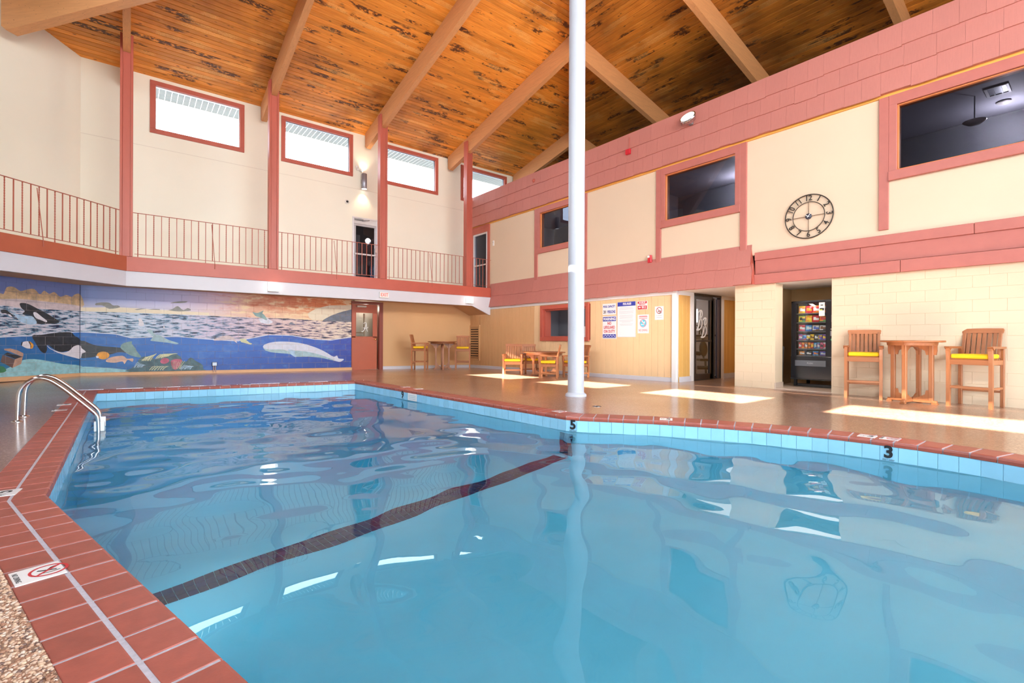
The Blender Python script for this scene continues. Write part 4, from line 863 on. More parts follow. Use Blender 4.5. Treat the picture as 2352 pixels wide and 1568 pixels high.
# stair landing behind the upper glass door
mb = MB(); mb.box((6.5, YN + 1.6, 4.4), (2.6, .05, 2.8)); mb.box((5.4, YN + .9, 4.4), (.05, 1.5, 2.8)); mb.box((7.6, YN + .9, 4.4), (.05, 1.5, 2.8)); mb.box((6.5, YN + .9, 5.75), (2.3, 1.5, .05)); mb.box((6.5, YN + .9, 3.02), (2.3, 1.5, .05))
struct('stair_landing', mb, M('landing_paint', (.20, .18, .17), .7))
light('landing_fill', 'POINT', (7.2, YN + .6, 5.3), 8, (1, .9, .78), shadow_soft_size=.04)  # added light, makes the landing visible behind the glass
dt = thing('landing_door', 'white panelled door with its slats seen through the upper glass door', 'door', T(6.5, YN + 1.45, 3.06))
part('door_panel', MB().box((.05, 0, 1.0), (.72, .04, 2.0), .004), M('landing_door_paint', (.42, .40, .38), .5), dt)
for k in range(5): part('slat', MB().box((-.20 + .12 * k, -.03, 1.0), (.07, .02, 1.7), .004), M('landing_door_paint', (.42, .40, .38), .5), dt)

DR = M('brick_red_door_paint', (.50, .115, .055), .38, var=.05)
d1 = struct('door_1'); PD = north(6.09, YN, 0)
mb = MB(); mb.box((.465, .58 - .01, -.06), (.93, 1.18, .045), .003, PD); mb.box((.465, 2.16, -.06), (.93, .30, .045), .003, PD); mb.box((.07, 1.57, -.06), (.14, .90, .045), .003, PD); mb.box((.86, 1.57, -.06), (.16, .90, .045), .003, PD)
leaf1 = part('door_leaf', mb, DR, d1)
mb = MB(); mb.box((1.03, 1.15, -.02), (.10, 2.46, .16), .004, PD); mb.box((1.105, 1.15, .01), (.05, 2.46, .06), .004, PD); mb.box((.55, 2.36, -.02), (1.16, .09, .14), .004, PD); mb.box((-.012, 1.15, -.03), (.024, 2.46, .10), .002, PD)
part('door_frame', mb, M('dark_red_frame_paint', (.26, .055, .035), .4), d1)
part('pane', MB().box((.46, 1.57, -.06), (.64, .90, .008), 0, PD), GLASS, d1)
part('glass_bead', frame_bars(MB(), .135, .785, 1.115, 2.02, .02, -.035, -.025, PD, .003), DR, d1)
part('door_knob', MB().lathe([(.012, 0), (.012, .04), (.032, .05), (.034, .07), (.02, .085), (0, .088)], 16, PD @ T(.86, 1.06, -.037)), BRASS, leaf1)
part('door_closer', MB().box((.33, 2.22, .02), (.34, .06, .09), .02, PD), M('closer_cover', (.80, .74, .66), .35), d1)
mb = MB(); mb.box((6.6, YN + .9, 1.2), (1.9, .04, 2.6)); mb.box((5.7, YN + .55, 1.2), (.04, .75, 2.6)); mb.box((7.5, YN + .55, 1.2), (.04, .75, 2.6)); mb.box((6.6, YN + .55, 2.5), (1.9, .75, .04)); mb.box((6.6, YN + .5, -.04), (1.9, .9, .04)); struct('stairwell_wall', mb, M('stairwell_paint', (.44, .40, .34), .7))
mb = MB(); mb.box((6.32, YN + .45, 1.55), (.04, .04, 2.0)); mb.box((6.72, YN + .5, 1.0), (.05, .05, 2.0)); mb.box((6.5, YN + .5, 1.3), (.5, .04, .04)); struct('stairwell_rail', mb, M('stair_rail_wood', (.25, .17, .10), .5))
light('stairwell_fill', 'POINT', (6.8, YN + .55, 2.2), 14, (1, .9, .75), shadow_soft_size=.1)  # unseen light added to brighten the view through the door pane
def ribbon(P, w, M4, mi, mb, z=0.0):
    for a, b in zip(P, P[1:]):
        d = Vector((b[0] - a[0], b[1] - a[1])); nrm = Vector((-d.y, d.x)).normalized() * w / 2
        mb.poly([(a[0] - nrm.x, a[1] - nrm.y), (b[0] - nrm.x, b[1] - nrm.y), (b[0] + nrm.x, b[1] + nrm.y), (a[0] + nrm.x, a[1] + nrm.y)], z, M4, mi)
mb = MB(); A_ = [(-.10, -.16), (-.05, -.17), (.0, -.10), (.055, .06), (.075, .15), (.085, .02), (.10, -.12), (.13, -.16)]
ribbon(A_, .026, PD @ T(.46, 1.50, -.05), 0, mb); ribbon([(-.04, -.03), (.03, -.05), (.10, -.04), (.15, .0)], .02, PD @ T(.46, 1.50, -.049), 0, mb); ribbon([(.075, .15), (.03, .16), (-.03, .12)], .02, PD @ T(.46, 1.50, -.049), 0, mb)
part('script_letter', mb, M('etched_white', (.85, .85, .84), .6), d1)

# ---- fittings on and under the balcony
def lamp_box(x, label):
    l = thing('wall_lamp', label, 'lamp', T(x, YB - .0, 2.55))
    part('back_plate', MB().box((0, -.01, 0), (.29, .02, .27), .004), PLASTIC, l); part('diffuser', MB().box((0, -.075, .005), (.27, .11, .23), .02), M('lamp_box_diffuser', (.9, .88, .84), .5, emit=(1, .95, .86), es=3.0), l)
    part('bottom_trim', MB().box((0, -.075, -.125), (.28, .12, .02), .004), PLASTIC, l)
lamp_box(3.235, 'lit square white lamp on the balcony fascia above the mural'); lamp_box(9.975, 'lit square white lamp on the balcony fascia near the right-hand wall')
light('fascia_lamp_light', 'POINT', (3.235, YB - .35, 2.5), 2, (1, .93, .8), shadow_soft_size=.15); light('fascia_lamp_light', 'POINT', (9.975, YB - .35, 2.45), 2, (1, .9, .72), shadow_soft_size=.15)
light('under_balcony_fill', 'AREA', (9.0, 15.9, 2.38), 3, (1, .78, .48), aim=(9.0, 15.9, 0), shape='RECTANGLE', size=2.0, size_y=.5)  # added soft light under the balcony, without a fitting
light('under_balcony_fill', 'AREA', (3.0, 15.75, 2.38), 6, (1, .86, .72), aim=(3.0, 16.0, 0), shape='RECTANGLE', size=5.0, size_y=.4)  # added wash over the mural, likewise without a fitting
ex = thing('exit_sign', 'white exit sign with red letters on the balcony fascia', 'sign', T(6.60, YB, 2.53))
part('housing', MB().box((0, -.03, 0), (.32, .06, .19), .008), PLASTIC, ex); text('EXIT', .155, M('exit_red', (.70, .05, .03), .5, emit=(.9, .08, .03), es=.6), ex, T(0, -.0625, 0) @ RX(math.pi / 2), sx=.82, bold=.002)
sc_ = thing('wall_sconce', 'grey cylindrical up and down light above the balcony glass door', 'sconce', T(6.45, YN, 6.62))
part('cylinder', MB().lathe([(.088, -.265), (.092, -.26), (.092, .26), (.088, .265)], 24, T(0, -.15, 0)), M('sconce_grey', (.33, .34, .40), .35, .6), sc_)
part('bracket', MB().box((-.02, -.03, .02), (.08, .06, .14), .005), GREYM, sc_); part('lens', MB().lathe([(.086, 0), (.0, .001)], 24, T(0, -.15, -.268)), GLOW, sc_)
light('sconce_down', 'SPOT', (6.45, YN - .15, 6.34), 45, (1, .82, .55), aim=(6.45, YN - .02, 5.2), spot_size=1.6, spot_blend=.8, shadow_soft_size=.05)
light('sconce_up', 'SPOT', (6.45, YN - .15, 6.90), 40, (1, .82, .55), aim=(6.45, YN - .02, 8.0), spot_size=1.6, spot_blend=.8, shadow_soft_size=.05)
em = thing('emergency_light', 'small white twin-head emergency light above the sconce', 'emergency light', T(6.26, YN, 7.06))
part('body', MB().box((0, -.03, .0), (.10, .06, .12), .01), PLASTIC, em)
for x, z in ((-.05, .05), (.10, -.05)): part('lamp_head', MB().lathe([(.02, 0), (.045, .03), (.05, .07), (.0, .072)], 16, T(x, -.05, z) @ RX(1.9)), PLASTIC, em)
part('wire', MB().tube([(.0, -.03, .07), (.06, -.04, .10), (.10, -.05, .04), (.10, -.05, -.02)], .006, 5), PLASTIC, em)
cm = thing('dome_camera', 'small white dome camera left of the balcony glass door', 'camera', T(5.89, YN, 5.83))
part('base', MB().lathe([(.075, 0), (.075, .02), (.05, .05)], 20, RX(math.pi / 2)), PLASTIC, cm); part('dome', MB().lathe([(.042, .045), (.035, .07), (.018, .085), (0, .088)], 16, RX(math.pi / 2)), BLACK, cm)
ot = thing('outlet_box', 'grey outlet box with two conduits low on the mural wall', 'outlet', T(1.97, YN, 0))
part('box', MB().box((0, -.05, .31), (.13, .08, .12), .012), GREYM, ot)
for s in (-.025, .025): part('conduit', MB().tube([(s, -.05, .26), (s, -.05, .12), (s + .01, -.05, .07)], .011, 8), M('conduit_tan', (.60, .42, .34), .4), ot)

# ---------------------------------------------------------------- right-hand building
fE = east(XE, 0, 0)
UW = [(10.17, 12.62), (5.24, 7.665), (.32, 2.755)]; GZ0, GZ1 = 4.23, 5.44
holes = [(-b + .27, -a - .27, GZ0, GZ1) for a, b in UW] + [(-16.45, -15.46, 3.05, 5.36)]
wall_right = grid_wall(-16.6, 4.0, 3.0, 6.85, holes, .18, 'wall_right', YELLOW, fE)
for i, (a, b) in enumerate(UW):
    w = struct('window_%d' % (i + 10)); g0, g1 = -b + .27, -a - .27
    fr = MB(); x = .055
    for u0, u1, z0, z1 in ((-b, -b + .15, 3.15, 5.75), (-a - .15, -a, 3.15, 5.75)): fr.box(((u0 + u1) / 2, (z0 + z1) / 2, .015), (u1 - u0, z1 - z0, .05), .005, fE)
    part('side_trim', fr, TRIM, w)
    fr = MB(); fr.box(((g0 + g1) / 2, 5.555, .02), (b - a - .30, .22, .045), .005, fE); part('head_trim', fr, TRIM, w)
    fr = MB(); fr.box(((g0 + g1) / 2, 4.135, .03), (b - a - .30, .17, .07), .005, fE); part('sill', fr, TRIM, w)
    fr = MB()
    for u in (g0 - .06, g1 + .06): fr.box((u, (GZ0 + GZ1) / 2, .02), (.12, GZ1 - GZ0 + .02, .045), .004, fE)
    part('stile', fr, TRIM, w)
    part('reveal', frame_bars(MB(), g0 - .01, g1 + .01, GZ0 - .01, GZ1 + .01, .03, -.16, 0, fE, .002), M('orange_reveal', (.62, .20, .06), .5), w)
    part('pane', MB().box(((g0 + g1) / 2, (GZ0 + GZ1) / 2, -.06), (g1 - g0, GZ1 - GZ0, .008), 0, fE), DKGLASS, w)
# dark rooms behind the upper windows
mb = MB(); mb.box((13.6, 6.3, 4.6), (.05, 20.5, 3.2)); mb.box((12.5, 6.3, 3.0), (2.5, 20.5, .05)); mb.box((12.5, 8.6, 4.6), (2.4, .05, 3.2)); mb.box((12.5, 4.2, 4.6), (2.4, .05, 3.2)); mb.box((12.5, 14.3, 4.6), (2.4, .05, 3.2)); mb.box((12.5, -1.5, 4.6), (2.4, .05, 3.2))
struct('upper_rooms', mb, DARKROOM)
mb = MB(); mb.box((12.5, 6.3, 5.62), (2.4, 20.5, .05)); struct('upper_room_ceiling', mb, DARKRM2)
for _y in (1.2, 6.4, 11.4): light('upper_room_fill', 'POINT', (13.0, _y, 5.2), 75, (1, .96, .94), shadow_soft_size=.05)  # added lights so the rooms show through the smoked panes
light('recess_fill', 'AREA', (12.6, 6.2, 2.30), 9, (1, .95, .88), aim=(12.6, 6.2, 0), shape='RECTANGLE', size=1.6, size_y=.9)  # added light to lift the entry recess, no fixture there
light('alcove_fill', 'AREA', (11.6, 4.1, 2.30), 6, (1, .93, .85), aim=(11.6, 4.1, 0), shape='RECTANGLE', size=.7, size_y=.9)  # added light brightening the vending alcove
for k, (x, y, lab) in enumerate(((12.2, 1.29, 'grey ceiling vent behind the large dark window at right'), (12.2, 5.75, 'grey ceiling vent behind the middle dark window'))):
    v = thing('ceiling_vent', lab, 'vent', T(x, y, 5.59)); part('frame', frame_bars(MB(), -.22, .22, -.16, .16, .04, -.02, 0, I4), M('vent_grey', (.5, .5, .52), .5), v)
    part('louvre', MB().box((0, 0, -.004), (.36, .24, .006)).box((0, .05, -.012), (.36, .02, .01)).box((0, -.05, -.012), (.36, .02, .01)), GREYM, v)
for x, y, sc2, lab in ((12.2, 1.59, .72, 'shallow dish pendant lamp behind the large dark window at right'), (12.87, 1.28, .45, 'smaller dish lamp further back behind the large dark window')):
    v = thing('pendant_lamp', lab, 'lamp', T(x, y, 5.60)); dn = -.46 if sc2 > .5 else -.02; part('stem', MB().tube([(0, 0, 0), (0, 0, dn)], .010, 6), GREYM, v); part('dish', MB().lathe([(r_ * sc2, dn + (z_ + .26) * sc2) for r_, z_ in ((.02, -.36), (.14, -.34), (.22, -.28), (.235, -.265), (.22, -.262), (.1, -.30), (0, -.31))], 24), M('dish_glass', (.55, .52, .50), .3), v)
# balcony end door
d3 = struct('door_3'); mb = MB(); PE = east(XE, 16.60, 3.05)
frame_bars(mb, 0.02, 1.30, .0, 2.60, .13, 0, .05, PE, .005, wb=.001); mb.box((.66, 2.39, .025), (1.02, .165, .046), .005, PE); part('red_frame', mb, RED, d3)
part('door_frame', frame_bars(MB(), .15, 1.14, 0, 2.31, .07, -.10, .03, PE), ALU, d3); part('pane', MB().box((.645, 1.15, -.05), (.85, 2.2, .008), 0, PE), DKGLASS, d3); part('push_bar', MB().box((.645, 1.02, .01), (.86, .05, .04), .006, PE), ALU, d3)

# shingles: three courses along the parapet, two on the flared skirt
def shingle(w, h, lap, P4, par):
    mb = MB(); t0, t1 = .004, .026
    V = [(0, -lap, t1), (w, -lap, t1), (w, h, t0), (0, h, t0), (0, -lap, -.004), (w, -lap, -.004), (w, h, -.004), (0, h, -.004)]
    mb.add(V, [(0, 1, 2, 3), (4, 5, 1, 0), (1, 5, 6, 2), (4, 0, 3, 7), (3, 2, 6, 7)]); part('shingle', mb, SHING, par, P4)
def course(par, y0, y1, z0, z1, xb, xt, wmin=.24, wmax=.52):
    """one course of shingles hung from y1 (far) to y0 (near); bottom at (xb,z0), top at (xt,z1)"""
    y = y1; h = math.hypot(z1 - z0, xt - xb); up = Vector((xt - xb, 0, z1 - z0)).normalized(); X = Vector((0, -1, 0)); Z = X.cross(up)
    while y > y0 + .02:
        w = random.uniform(wmin, wmax); w = min(w, y - y0); w = w if y - y0 - w > .12 else y - y0
        shingle(w - .0022, h + .03, random.uniform(-.004, .022), basis((xb, y, z0), X, up, Z), par); y -= w
par = struct('parapet'); part('backing', MB().box((XE - .045, 6.3, 6.26), (.09, 20.6, 1.16)), SHING, par)
part('shade_strip', MB().box((XE - .02, 6.3, 5.655), (.05, 20.6, .05)), M('orange_shade_paint', (.80, .38, .07), .5), par)  # orange strip colours in the shade on the wall under the parapet
for z0, z1 in ((6.46, 6.86), (6.085, 6.46), (5.675, 6.085)): course(par, -2.0, YN - .02, z0, z1, XE - .105, XE - .095, .26, .46)
skt = struct('shingle_skirt'); mb = MB(); ys, ye = 5.15, 15.25
mb.add([(XE, ys, 3.2), (XE, ye, 3.2), (XE - .16, ye, 2.34), (XE - .16, ys - .10, 2.34), (XE, ys - .10, 2.34), (XE, ye, 2.34)], [(0, 1, 2, 3), (0, 3, 4), (1, 5, 2), (3, 2, 5, 4)]); part('backing', mb, SHING, skt)
course(skt, ys - .03, ye, 2.755, 3.22, XE - .10, XE - .018, .26, .50); course(skt, ys - .09, ye, 2.34, 2.765, XE - .175, XE - .095, .26, .50)
part('end_board', MB().add([(XE - .03, ys - .01, 3.22), (XE - .19, ys - .12, 2.33), (XE + .02, ys - .12, 2.33), (XE + .02, ys - .01, 3.22), (XE - .01, ys + .02, 3.22), (XE - .17, ys - .08, 2.33)], [(0, 1, 2, 3), (0, 4, 5, 1)]), RED, skt)
# board band right of the skirt
bd = struct('trim_1')
for nm, z0, z1, t, cuts in (('top_board', 2.87, 3.05, .05, (1.44,)), ('fascia_board', 2.56, 2.87, .02, (3.05,)), ('lower_board', 2.33, 2.55, .075, (2.42,))):
    ee = [5.05] + list(cuts) + [-2.0]
    for a, b in zip(ee, ee[1:]): part(nm, MB().box((-(a + b) / 2, (z0 + z1) / 2, t / 2), (a - b - .006, z1 - z0, t), .006, fE), TRIM, bd)
mb = MB(); mb.box((13.6, 6.3, 2.37), (5.0, 20.6, .07)); struct('lower_ceiling', mb, M('bright_ceiling_paint', (.90, .89, .90), .5))
mb = MB(); mb.box((14.0, 6.3, 6.80), (5.8, 20.6, .1)); struct('flat_roof', mb, M('roof_felt', (.15, .13, .12), .9))

# lower panelled wall with the pass-through window
PX = 11.05; fP = east(PX, 0, 0); pw = struct('wall_panelled')
yw0, yw1, zw0, zw1 = 10.01, 12.23, 1.03, 2.225
y = YN; wd = .2005
while y > 7.15:
    a = max(y - wd, 7.14)
    segs = [(-.07, 2.25)] if (y <= yw0 + .05 or a >= yw1 - .05) else [(-.07, zw0 + .04), (zw1 - .04, 2.25)]
    for z0, z1 in segs: part('panel', MB().box((-(y + a) / 2, (z0 + z1) / 2, -.02), (y - a - .005, z1 - z0, .04), .004, fP), TAN if y > 12.6 else M('warm_panel_paint', (.80, .55, .31), .5, var=.03, rand=.02), pw)
    y = a
part('backing', MB().box((-14.4, 1.1, -.07), (4.4, 2.5, .05), 0, fP).box((-8.5, 1.1, -.07), (2.9, 2.5, .05), 0, fP), M('panel_groove', (.45, .28, .12), .7), pw)
part('top_trim', MB().box((-11.8, 2.30, .01), (9.6, .10, .05), .005, fP), WHITE, pw)
part('corner_post', MB().box((PX + .0, 7.06, 1.13), (.10, .14, 2.42), .006), WHITE, pw)
skirting('baseboard_right', strip_on_floor(fP, -16.58, -7.0, lambda u: dz(PX, -u) + .115, .018, lambda u: dz(PX, -u), 24), LILAC)
w = struct('window_13'); part('frame', frame_bars(MB(), -yw1, -yw0, zw0, zw1, .125, -.05, .06, fP), RED2, w); part('inner_frame', frame_bars(MB(), -yw1 + .12, -yw0 - .12, zw0 + .11, zw1 - .12, .05, -.30, -.05, fP, .003), RED, w)
mb = MB(); mb.box((PX + 1.2, 11.1, 1.3), (.05, 3.2, 2.6)); mb.box((PX + .65, 12.6, 1.3), (1.2, .05, 2.6)); mb.box((PX + .65, 9.6, 1.3), (1.2, .05, 2.6)); mb.box((PX + .65, 11.1, .8), (1.2, 3.0, .05)); struct('office_walls', mb, M('office_paint', (.20, .20, .24), .6))
mb = MB(); mb.box((PX + .25, 11.05, 1.15), (.25, 1.6, .03), .004); single('service_counter', mb, M('counter_grey', (.42, .44, .52), .4), 'pale grey counter inside the pass-through window', 'counter')
tl = thing('tube_lamp', 'slim white tube lamp under the ceiling of the office window', 'lamp', T(PX + .45, 11.1, 2.12)); part('tube', MB().box((0, 0, 0), (.05, 1.3, .04), .01), GLOW, tl); part('end_bracket', MB().box((0, .70, .0), (.06, .12, .07), .008), BLACK, tl)
ppr = single('paper_notice', MB().box((0, 0, 0), (.01, .16, .34), .001), PAPER, 'white paper notice in the corner of the office window', 'notice', T(PX + .04, 10.24, 1.32))
light('office_lamp', 'POINT', (PX + .6, 11.0, 2.0), 1.2, (.9, .95, 1), shadow_soft_size=.2)

# louvred vent in the far corner
lv = thing('louvre_vent', 'tall tan louvred vent in the far corner behind the bar chairs', 'vent', T(PX, 16.29, 0))
part('frame', frame_bars(MB(), -.36, .40, .22, 1.66, .09, 0, .03, east(0, 0, 0)), TAN, lv); part('dark_back', MB().box((.02, .94, .003), (.6, 1.3, .004), 0, east(0, 0, 0)), DARKGAP, lv)
for k in range(13): part('louvre', MB().box((0, 0, 0), (.60, .062, .012), .002, east(0, 0, 0) @ T(.02, .355 + k * .098, .014) @ RX(.5)), TAN, lv)

# entry recess with the gym door
YG = 6.98; fG = north(0, YG, 0); ew = struct('wall_entry')
def boards(x0, x1, n):
    for k in range(n): a, b = x0 + (x1 - x0) * k / n, x0 + (x1 - x0) * (k + 1) / n; part('panel', MB().box(((a + b) / 2, 1.12, -.02), (b - a - .006, 2.3, .04), .004, fG), OCHRE, ew)
boards(11.10, 11.62, 3); boards(13.37, 14.15, 4)
for a, b in ((11.62, 11.77), (13.20, 13.36)): part('white_trim', MB().box(((a + b) / 2, 1.13, .0), (b - a, 2.42, .06), .004, fG), WHITE, ew)
part('white_trim', MB().box((11.36, 2.29, 0), (.52, .10, .055), .004, fG).box((13.75, 2.29, 0), (.8, .10, .055), .004, fG), WHITE, ew); part('backing', MB().box((11.4, 1.1, -.07), (.7, 2.5, .05), 0, fG).box((13.75, 1.1, -.07), (.9, 2.5, .05), 0, fG), M('ochre_groove', (.40, .20, .05), .7), ew)
mb = MB(); mb.box((11.36, .05, .03), (.54, .14, .02), .003, fG); mb.box((13.75, .05, .03), (.8, .14, .02), .003, fG); struct('baseboard_entry', mb, LILAC)
mb = MB(); mb.box((14.15, 6.2, 1.15), (.05, 1.7, 2.4)); mb.box((12.8, 5.50, 1.15), (2.7, .06, 2.4)); struct('wall_recess', mb, OCHRE)
gd = struct('door_4'); part('door_frame', frame_bars(MB(), 11.78, 13.20, -.02, 2.33, .05, -.09, .03, fG, .004, wb=.02).box((12.83, 1.1, -.03), (.05, 2.3, .12), .004, fG), DARKBRZ, gd)
part('door_leaf', frame_bars(MB(), 11.83, 12.80, -.01, 2.28, .10, -.06, .0, fG, .004, wb=.16).box((12.72, 1.1, -.03), (.16, 2.2, .06), .004, fG), DARKBRZ, gd); part('side_panel', MB().box((13.10, 1.1, -.02), (.16, 2.26, .06), .004, fG), M('bronze_blue', (.13, .12, .17), .25, .5), gd)
part('pane', MB().box((12.27, 1.15, -.03), (.78, 2.1, .006), 0, fG), GLASS, gd); part('side_pane', MB().box((12.93, 1.1, -.03), (.18, 2.2, .006), 0, fG), GLASS, gd)
part('push_bar', MB().box((12.25, 1.05, .02), (.8, .05, .05), .008, fG), DARKBRZ, gd)
mb = MB()
def scriptB(ox, oz, s):
    stem = [(-.10, -.25), (-.04, -.12), (.02, .05), (.07, .25)]
    bow = [(-.06, .20), (.02, .26), (.12, .25), (.14, .14), (.06, .06), (.0, .03)]
    bow2 = [(.02, .03), (.10, .01), (.13, -.10), (.06, -.22), (-.06, -.27), (-.16, -.26)]
    for q, w in ((stem, .05), (bow, .035), (bow2, .04)):
        P = []
        for k in range(len(q) - 1):
            p0, p1, p2, p3 = [Vector(q[cl2(j, len(q))]) for j in (k - 1, k, k + 1, k + 2)]
            for i in range(6):
                t = i / 6; P.append(tuple(.5 * ((2 * p1) + (p2 - p0) * t + (2 * p0 - 5 * p1 + 4 * p2 - p3) * t * t + (3 * p1 - p0 - 3 * p2 + p3) * t ** 3)))
        P.append(q[-1]); ribbon([(a * s, b * s) for a, b in P], w * s, fG @ T(ox, oz, -.022), 0, mb)
def cl2(j, n): return max(0, min(n - 1, j))
scriptB(12.13, 1.62, 1.0); scriptB(12.36, 1.42, 1.0); part('script_letters', mb, M('etched_white', (.85, .85, .84), .6), gd)
mb = MB(); mb.box((12.62, 9.3, 1.2), (3.0, .05, 2.4)); mb.box((11.12, 8.2, 1.2), (.03, 2.2, 2.4)); mb.box((14.1, 8.2, 1.2), (.05, 2.2, 2.4)); struct('gym_walls', mb, GYMW)
mb = MB(); mb.box((12.6, 8.15, -.01), (2.9, 2.2, .02)); struct('gym_floor', mb, GYMF)
mb = MB(); mb.box((14.06, 8.33, 1.85), (.01, .30, .42)); struct('window_14', mb, M('gym_window_sky', (.8, .85, .9), .5, emit=(.9, .95, 1), es=1.6))
light('gym_fill', 'POINT', (12.9, 8.3, 1.9), 13, (1, .95, .92), shadow_soft_size=.12)  # added unseen light to brighten the gym interior
gm = thing('weight_bench', 'black weight machine with an oval back pad seen through the glass gym door', 'exercise machine', T(13.35, 7.62, 0) @ RZ(-.7))
part('back_pad', MB().lathe([(0, -.03), (.10, -.03), (.125, 0), (.10, .03), (0, .03)], 20, T(.02, -.05, .82) @ RX(math.pi / 2 - .15) @ Matrix.Diagonal((1, 1.9, 1, 1))), BLACK, gm)
part('seat', MB().box((-.05, -.25, .50), (.30, .34, .07), .02), BLACK, gm); part('leg_roller', MB().tube([(-.30, -.45, .28), (.0, -.45, .28)], .055, 12), BLACK, gm); part('arm_roller', MB().tube([(-.32, -.30, .70), (-.16, -.30, .68)], .06, 12), BLACK, gm)
part('frame', MB().tube([(-.05, .2, .03), (-.05, -.45, .06), (-.05, -.40, .46), (.02, -.05, .55), (.02, .02, 1.2)], .03, 8).tube([(-.35, .2, .03), (.3, .2, .03)], .03, 8).tube([(.02, .02, 1.2), (-.1, -.1, 1.5)], .02, 6), M('machine_frame', (.10, .10, .11), .35, .5), gm)
gr = thing('barbell_rack', 'dark rack with bent bars on the gym wall', 'exercise rack', T(13.98, 7.95, 0) @ RZ(-math.pi / 2)); part('shelf', MB().box((0, 0, 1.22), (1.1, .12, .05), .004).box((-.45, 0, .95), (.05, .10, .55), .004), BLACK, gr)
for k in range(4): part('bar', MB().tube([(-.35 + .22 * k, 0, 1.26), (-.30 + .22 * k, -.06, 1.45), (-.40 + .22 * k, -.06, 1.55)], .018, 6), BLACKM, gr)

# painted block wall with the vending recess
bw = struct('wall_block'); fK = east(XE, 0, 0)
def blocks(u0, u1, z1=2.33):
    r = 0; z = -.06
    while z < z1 - .02:
        zt = min(z + BH, z1); b = u0 - (BW / 2 if r % 2 else 0)
        while b < u1 - .01:
            a, c = max(b, u0), min(b + BW, u1)
            if c - a > .03: part('block', MB().box(((a + c) / 2, (z + zt) / 2, -.05), (c - a - .0018, zt - z - .0018, .10), .002, fK), BLOCKP, bw)
            b += BW
        z += BH; r += 1
blocks(-5.516, -4.637); blocks(-3.513, 2.0)
part('mortar', MB().box((-5.08, 1.15, -.07), (.87, 2.38, .13), 0, fK).box((-.75, 1.15, -.07), (5.5, 2.38, .13), 0, fK), M('painted_mortar', (.70, .52, .28), .6), bw)
part('reveal', MB().box((XE + .188, 4.632, 1.13), (.38, .03, 2.40)).box((XE + .188, 3.518, 1.13), (.38, .03, 2.40)), BLOCKP, bw); part('reveal_base', MB().box((XE + .188, 4.612, .06), (.39, .03, .16), .004), M('beige_tile', (.55, .42, .33), .4), bw)
ALC = M('alcove_paint', (.62, .42, .22), .6)
mb = MB(); mb.box((12.95, 4.2, 1.15), (.05, 1.9, 2.4)); mb.box((12.2, 5.02, 1.15), (1.5, .05, 2.4)); mb.box((12.2, 3.25, 1.15), (1.5, .05, 2.4)); struct('wall_alcove', mb, ALC)
mb = MB()
for k in range(4): mb.box((11.33 + .46 * k, 4.13, .012), (.452, 1.75, .025), .003)
struct('alcove_floor', mb, M('beige_tile', (.55, .42, .33), .4))
# ---------------------------------------------------------------- snack vending machine (local frame: u right as seen, z up, depth towards the viewer)
VX, VY = 11.90, 4.60
vm = thing('vending_machine', 'black snack vending machine standing in the recess beside the block wall', 'vending machine', T(VX, VY, 0)); fV = east(0, 0, 0); VWID = 1.0
mb = MB(); mb.box((.02, 1.08, -.42), (.04, 1.77, .84), .004, fV); mb.box((VWID - .02, 1.08, -.42), (.04, 1.77, .84), .004, fV); mb.box((VWID / 2, 1.945, -.42), (VWID, .04, .84), .004, fV); mb.box((VWID / 2, .46, -.42), (VWID, .50, .84), .006, fV); mb.box((VWID / 2, 1.1, -.82), (VWID, 1.7, .04), 0, fV)
part('cabinet', mb, BLACK, vm)
mb = MB(); mb.box((.065, 1.32, -.01), (.09, 1.22, .03), .004, fV); mb.box((.85, 1.32, -.10), (.30, 1.23, .22), .004, fV); mb.box((.40, 1.93, -.01), (.60, .03, .03), .003, fV); mb.box((VWID / 2, .46, .005), (VWID, .50, .02), .004, fV)
part('door', mb, M('black_gloss', (.02, .02, .024), .15), vm)
part('display_back', MB().box((.40, 1.32, -.45), (.62, 1.25, .02), 0, fV), M('display_dark', (.05, .05, .055), .6), vm)
SHZ = [1.69, 1.485, 1.285, 1.085, .895, .74]
for z in SHZ:
    sh_ = part('shelf', MB().box((.40, z - .012, -.22), (.60, .016, .40), .003, fV), M('shelf_grey', (.16, .16, .18), .4, .5), vm)
    part('price_strip', MB().box((.40, z - .016, -.012), (.60, .026, .008), .001, fV), M('strip_dark', (.07, .07, .08), .4), sh_)
part('display_pane', MB().box((.40, 1.30, .0), (.60, 1.24, .004), 0, fV), GLASS, vm)
light('vending_light', 'AREA', (VX + .04, VY - .40, 1.90), 3.0, (1, .97, .92), aim=(VX + .22, VY - .40, .9), shape='RECTANGLE', size=.08, size_y=.55)
part('delivery_bin', MB().box((.40, .56, .018), (.62, .13, .016), .005, fV), M('bin_flap', (.11, .12, .15), .35), vm); text('PUSH', .05, INKGREY, vm, fV @ T(.40, .56, .0275))
kp = part('keypad', MB().box((.86, 1.225, .012), (.14, .11, .012), .003, fV), M('keypad_grey', (.20, .20, .23), .4), vm)
for r in range(4):
    for c in range(3): part('key', MB().box((.82 + .04 * c, 1.26 - .024 * r, .020), (.026, .015, .006), .002, fV), M('key_grey', (.38, .38, .42), .4), kp)
part('bill_slot', MB().box((.87, 1.32, .014), (.15, .016, .012), .003, fV), PLASTIC, vm); rdr = part('card_reader', MB().box((.86, 1.55, .016), (.10, .16, .03), .008, fV), M('reader', (.06, .06, .08), .3), vm)
part('reader_light', MB().box((.87, 1.53, .034), (.07, .008, .004), 0, fV), M('purple_light', (.2, .1, .6), .4, emit=(.25, .12, .9), es=1.2), rdr); part('reader_label', MB().box((.88, 1.615, .034), (.05, .02, .003), 0, fV), PAPER, rdr)
